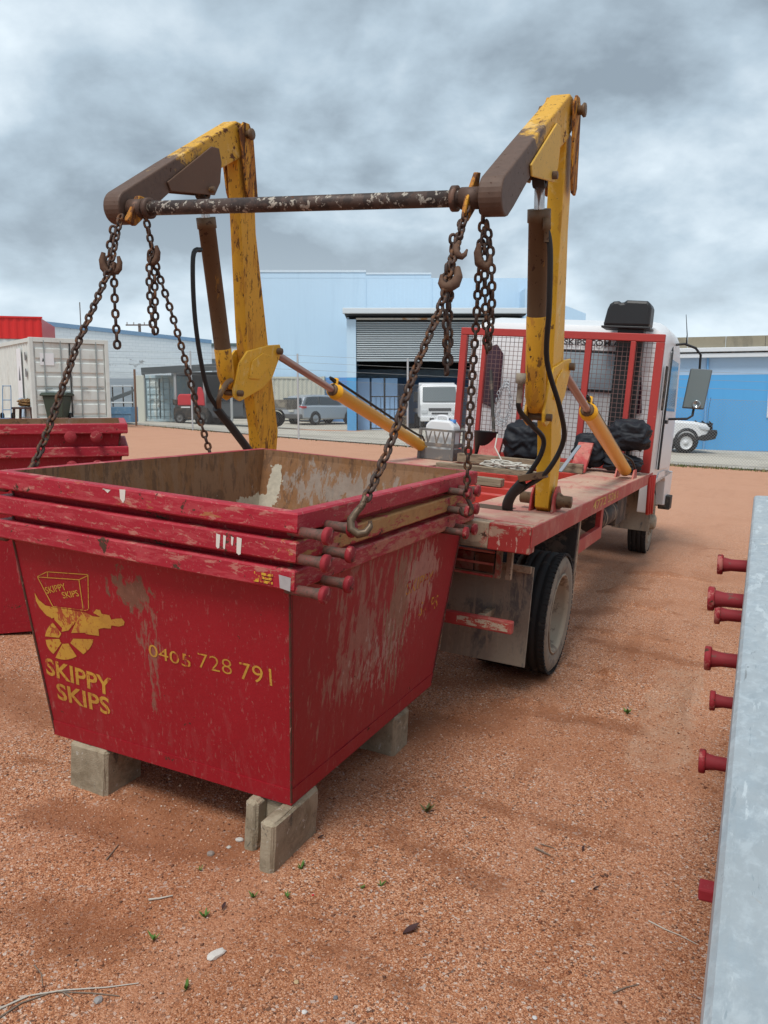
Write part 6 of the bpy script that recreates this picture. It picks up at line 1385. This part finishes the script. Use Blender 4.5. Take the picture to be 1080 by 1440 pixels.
# ---- small things near the containers
m_wb = plain('dark_green_plastic', (.035, .05, .035), .55)
P = W(82, 590.5, 26); g_ = P.z; wbn = thing('wheelie_bin', 'dark green wheelie bin standing before the white container', 'wheelie bin', localM((P.x, P.y, g_), 0))
MB().add([(-.24,-.26,.08),(.24,-.26,.08),(.24,.26,.08),(-.24,.26,.08),(-.33,-.32,.74),(.33,-.32,.74),(.33,.36,.74),(-.33,.36,.74)], [(3,2,1,0),(4,5,6,7),(0,1,5,4),(1,2,6,5),(2,3,7,6),(3,0,4,7)]).build('bin_body', m_wb, wbn, .02)
MB().prism([(-.37, .745), (.40, .745), (.40, .79), (.2, .85), (-.2, .85), (-.37, .79)], -.40, .40, 0).build('lid', m_wb, wbn, .015)
for s in (-1, 1): wheel_simple(wbn, (s*.28, .30, .11), (1,0,0), .11, .06, 14)
P = W(37, 590.5, 26); g_ = P.z; tb = thing('work_table', 'dark timber work table with tools beside the green wheelie bin', 'table', localM((P.x, P.y, g_), R_(-4)))
MB().box(-.34, .34, -.25, .25, .34, .40).build('table_top', plain('dark_timber', (.06, .035, .03), .8), tb, .01)
for x in (-.30, .30):
    for y in (-.2, .2): MB().bar((x, y, 0), (x*.9, y, .34), .06, .06).build('leg', plain('dark_timber', (.06, .035, .03), .8), tb)
lumpy('timber_scraps', 'heap of brown timber scraps on the dark work table', (P.x, P.y, g_+.402), (.22, .15, .13), 6, 'scraps', weather('brown_scraps', (.26, .15, .06), .9, 0, [((.1, .06, .03), 18., .5, .1, {})]), M=Matrix.Identity(4), fold=.12)
P = W(10, 590, 25.7); g_ = P.z; ht = thing('hand_trolley', 'blue tubular hand trolley leaning by the container banner', 'trolley', localM((P.x, P.y, g_), 0)); m_tb = plain('blue_tube', (.12, .25, .42), .4)
for x in (-.13, .13): MB().tube([(x, 0, .05), (x, .1, .9), (x*.9, .12, 1.05)], .014, 6).build('upright', m_tb, ht, fix=False)
for z in (.3, .6, 1.03): MB().tube([(-.13, z*.1, z), (.13, z*.1, z)], .012, 6).build('rung', m_tb, ht, fix=False)
MB().box(-.15, .15, -.2, .02, .03, .05).build('toe_plate', m_tb, ht)
for s in (-1, 1): wheel_simple(ht, (s*.17, .06, .11), (1,0,0), .11, .05, 12)
P = W(166, 595.5, 31.5); g_ = P.z; sk = thing('rubbish_bin', 'blue steel rubbish bin with grey lids propped open', 'rubbish bin', localM((P.x, P.y, g_), R_(3))); m_sk = weather('blue_bin_paint', (.14, .30, .48), .6, 0, [((.22, .36, .5), 4., .55, .1, {}), (RUST, 9., .7, .05, {})])
w_ = .62
MB().box(-.62, .62, -.5, .6, .05, .62).build('bin_body', m_sk, sk, .01); MB().box(-.64, .64, -.52, -.505, .36, .41).build('bin_band', m_sk, sk)
for x in (-.3, 0, .3): MB().box(x-.02, x+.02, -.53, -.503, .06, .35).build('bin_rib', m_sk, sk)
for i in range(4):
    MB().bar((-.62+.02, -.45+i*.24, .66+.06*i), (.62, -.35+i*.24, 1.12+.06*i), .22, .03, (0,0,1)).build('lid', plain('grey_lid', (.13, .145, .15), .6), sk, .01)
P = W(192, 603, 29.6); o = MB().tube([(0,0,-.05), (.01,0,2.0)], .04, 8).build('rusty_post', weather('rusty_post_steel', (.22, .13, .09), .8), None, fix=False); o.location = (P.x, P.y, float(terrain(P.x, P.y))); tag(o, 'rusty steel post standing at the gateway beside the blue bin', 'post')
P = W(199, 593, 35); o = MB().box(-.17, .17, -.05, .05, 0, 1.95).build('door_slab', plain('cream_panel', (.60, .60, .52), .7), None, .01); o.location = (P.x, P.y, float(terrain(P.x, P.y))); tag(o, 'upright cream panel leaning by the corner of the carport', 'panel')
P = W(178, 594, 36); o = thing('pipe_rack', 'steel pipe rack beside the cream panel and the blue bin', 'rack', localM((P.x, P.y, float(terrain(P.x, P.y))), 0))
for x in (-.55, -.1, .3): MB().tube([(x,0,0), (x,0,1.55)], .03, 6).build('rack_post', m_dark, o, fix=False)
for z in (.2, .8, 1.5): MB().tube([(-.6,-.04,z), (.35,-.04,z)], .03, 6).build('rack_rail', m_post, o, fix=False)
P = W(150, 590, 40); o = MB().box(-1.6, 1.6, 0, .12, 0, 2.0).build('grey_panel_fence', weather('grey_sheet', (.33, .38, .43), .6, 0, [((.28, .33, .38), (.1, .1, 12), .5, .1, {})]), None); o.location = (P.x+.8, P.y, float(terrain(P.x, P.y))); tag(o, 'grey ribbed sheet fence behind the blue bin', 'fence')
# power poles beyond
for px, py, Y, lab in ((196, 455, 95, 'power pole with crossarm rising behind the white brick wall'), (112, 425, 80, 'thin grey mast behind the white brick wall')):
    P = W(px, py, Y); g_ = float(terrain(P.x, P.y)); th = thing('power_pole', lab, 'pole', localM((P.x, P.y, g_), 0)); h = P.z-g_
    MB().tube([(0,0,0), (0,0,h)], .16 if px == 196 else .05, 8).build('pole', plain('grey_timber_pole', (.16, .15, .14), .9), th, fix=False)
    if px == 196:
        MB().box(-1.5, 1.5, -.2, -.08, h-.25, h-.1).build('crossarm', plain('grey_timber_pole', (.16, .15, .14), .9), th)
        for x in (-1.35, -.6, .6, 1.35): MB().lathe([(0, .06), (.25, .07), (.25, .0005)], (x, -.14, h-.1), (0,0,1), 8).build('insulator', plain('insulator', (.3, .3, .3), .4), th, fix=False)
# trees far behind
m_leaf = weather('dark_foliage', (.045, .065, .03), .8, 0, [((.09, .11, .05), 3., .5, .2, {})])
for px, py, Y, rad, lab in ((388, 503, 62, 1.1, 'dark tree top showing above the cream container'),):
    P = W(px, py, Y); g_ = float(terrain(P.x, P.y)); th = thing('tree', lab, 'tree', localM((P.x, P.y, g_), 0), group='far trees'); h = P.z-g_; r = random.Random(px)
    MB().tube([(0,0,0), (.1,0,h*.5), (0,.1,h)], .1, 7, radii=[.22, .14, .05]).build('trunk', plain('bark', (.1, .07, .05), .9), th, fix=False)
    mb = MB()
    for k in range(700):
        v = Vector((r.gauss(0,1), r.gauss(0,1), r.gauss(0,1))).normalized()*r.random()**.4; c0 = Vector((v.x*rad*1.25, v.y*rad, h-.3*rad+v.z*rad*(.8+.3*math.sin(v.x*5)))); s_ = .12+.1*r.random()
        u = Vector((r.gauss(0,1), r.gauss(0,1), r.gauss(0,1))).normalized(); w2 = u.orthogonal().normalized(); mb.add([c0-u*s_, c0+w2*s_*.5, c0+u*s_, c0-w2*s_*.5], [(0,1,2,3)])
    mb.build('crown', m_leaf, th, fix=False)

# ------------------------------------------------------------------ small litter on the gravel
def gpt(x, y):
    P = W(x, y, 3.); r = ray(x, y); 
    lo, hi = .2, 40.
    for _ in range(40):
        mid = (lo+hi)/2; q = CAM + r*(mid/r.y)
        if q.z > gz(q.x, q.y): lo = mid
        else: hi = mid
    return Vector((q.x, q.y, gz(q.x, q.y)))
m_weed = plain('weed_green', (.10, .20, .035), .7, 0, .3); m_weed2 = plain('weed_dull', (.12, .14, .05), .8, 0, .3)
rw_ = random.Random(21)
WD = [(424, 1222, .030, 'beside the broken hollow block'), (288, 1290, .030, 'next to a dark leaf scrap in open gravel'), (216, 1322, .026, 'among the dry stalks'), (357, 1262, .026, 'between the block and the pale stick'), (510, 1250, .018, 'near a red plastic chip'), (536, 1246, .022, 'alone on bare gravel'), (404, 1262, .022, 'just past the broken block'), (262, 1392, .030, 'by the dry stalks near a grey pebble'), (600, 1142, .055, 'with drooping dark blades beside the skip'), (882, 1004, .05, 'at the edge of the bare concrete patch'), (282, 1224, .016, 'in the shade of the skip')]
for i, (x, y, h, wh) in enumerate(WD):
    P = gpt(x, y); th = thing('weed', 'tiny green weed ' + wh, 'weed', Matrix.Translation(P), group='weeds in the gravel')
    for k in range(9):
        an = rw_.uniform(0, 6.28); d_ = Vector((math.cos(an), math.sin(an), 0)); s_ = Vector((-d_.y, d_.x, 0)); hh = h*rw_.uniform(.6, 1.2); w_ = h*.13
        tip = d_*hh*rw_.uniform(.3, .9) + Vector((0,0,hh*rw_.uniform(.5, 1.)))
        MB().add([s_*w_*.4, -s_*w_*.4, tip*.55 - s_*w_, tip, tip*.55 + s_*w_], [(0,1,2,3,4)]).build('leaf', m_weed if i not in (8,) else m_weed2, th, fix=False)
m_twig = plain('grey_twig', (.22, .17, .13), .9, 0, .25); m_pale = plain('bleached_stick', (.50, .46, .40), .9)
def twig(lab, px, mat, r=.0035, name='twig'):
    pts = [gpt(*q) + Vector((0,0,r*1.2)) for q in px]; base = pts[0]; mb = MB().tube([p-base for p in pts], r, 6, radii=[r*(1-.5*i/(len(pts)-1)) for i in range(len(pts))])
    o = mb.build(name, mat, None, fix=False); o.location = base; tag(o, lab, 'twig', 'sticks on the gravel'); return o
twig('pale stick lying in open gravel below the broken block', [(209,1267),(225,1265),(243,1261)], m_pale, .004)
twig('long dry stalk lying furthest along the gravel among the stalks', [(0,1420),(40,1402),(90,1394),(150,1390),(195,1384)], m_pale, .003)
twig('dry stalk crossing under the longest stalk', [(0,1432),(30,1412),(75,1396),(130,1398),(168,1402)], m_twig, .0028)
twig('short dry stalk bent upward from the bundle of stalks', [(48,1358),(58,1370),(60,1388)], m_twig, .002)
twig('short forked dry stalk beside the bundle of stalks', [(88,1396),(100,1404),(104,1410)], m_twig, .002)
twig('dark twig lying in a hollow of bare gravel', [(752,1194),(764,1200),(774,1205)], m_twig, .005)
twig('thin grey twig close to the dark twig', [(760,1188),(780,1194)], m_twig, .003)
twig('long thin pale twig pointing at the galvanised skip', [(912,1296),(935,1308),(955,1316),(982,1330)], m_pale, .0026)
twig('thin twig at the foot of the gravel slope', [(862,1398),(880,1390),(898,1386)], m_twig, .003)
twig('small dark twig near the skip block', [(150,1210),(158,1200),(166,1190)], m_twig, .003)
m_dleaf = plain('dead_leaf', (.07, .03, .028), .7, 0, .3)
for lab, x, y, L_, an in (('dark red dead leaf lying flat on open gravel', 578, 1310, .034, .7), ('small curled dead leaf under the skip edge', 315, 1278, .016, 1.4), ('small black leaf scrap beside the twigs', 820, 1196, .014, 1.1), ('black seed pod lying on bare gravel', 838, 1252, .010, .2), ('dark leaf scrap near the broken block', 451, 1180, .012, .4)):
    P = gpt(x, y); d_ = Vector((math.cos(an), math.sin(an), 0)); s_ = Vector((-d_.y, d_.x, 0)); mb = MB(); n_ = 7; vs = []
    for i in range(n_):
        t_ = i/(n_-1); w_ = L_*.36*math.sin(math.pi*min(.97, max(.03, t_)))
        for k in (-1, 0, 1): vs.append(d_*L_*(t_-.5)*2 + s_*w_*k + Vector((0,0,.004 + (.006 if k else 0) + .006*t_)))
    mb.add(vs, [(i*3+k, i*3+k+1, i*3+k+4, i*3+k+3) for i in range(n_-1) for k in range(2)], 0, True); o = mb.build('dead_leaf', m_dleaf, None, fix=False); o.location = P; tag(o, lab, 'leaf', 'leaves on the gravel')
PB = [(304, 1344, .016, (.62, .58, .53), 'flat white stone flake on open gravel', 2.2), (428, 1424, .008, (.62, .6, .57), 'white pebble in the foreground gravel', 1), (337, 1182, .012, (.55, .52, .48), 'white mortar crumb at the mouth of the broken block', 1.3), (322, 1192, .008, (.5, .47, .42), 'smaller mortar crumb beside the broken block', 1.2), (138, 1408, .012, (.30, .28, .27), 'grey pebble by the dry stalks', 1.1), (472, 1404, .007, (.16, .16, .17), 'dark pebble in the foreground gravel', 1.1), (417, 1382, .008, (.50, .36, .2), 'tan pebble in the foreground gravel', 1.1), (296, 1202, .014, (.27, .22, .19), 'brown stone chip in the shade near the skip', 1.), (440, 1259, .004, (.55, .02, .03), 'bright red plastic chip on the gravel', 1.4), (752, 1432, .007, (.6, .6, .6), 'pale pebble below the rust coloured patch', 1), (805, 1240, .006, (.6, .6, .6), 'pale pebble near the black seed pod', 1), (754, 1130, .006, (.62, .58, .55), 'white pebble on the smooth gravel', 1)]
for x, y, r_, col, lab, st in PB:
    P = gpt(x, y); b_ = bmesh.new(); bmesh.ops.create_icosphere(b_, subdivisions=2, radius=r_); q_ = random.Random(x)
    for v in b_.verts: v.co *= q_.uniform(.82, 1.12); v.co.x *= st; v.co.z *= .6
    me = bpy.data.meshes.new('pebble'); b_.to_mesh(me); b_.free(); me.materials.append(plain('pebble_%d_%d' % (x, y), col, .85, 0, .2)); o = bpy.data.objects.new('pebble', me); COL.objects.link(o); o.location = P + Vector((0,0,r_*.3)); o.rotation_euler = (0, 0, q_.uniform(0, 3)); tag(o, lab, 'pebble', 'pebbles on the gravel')
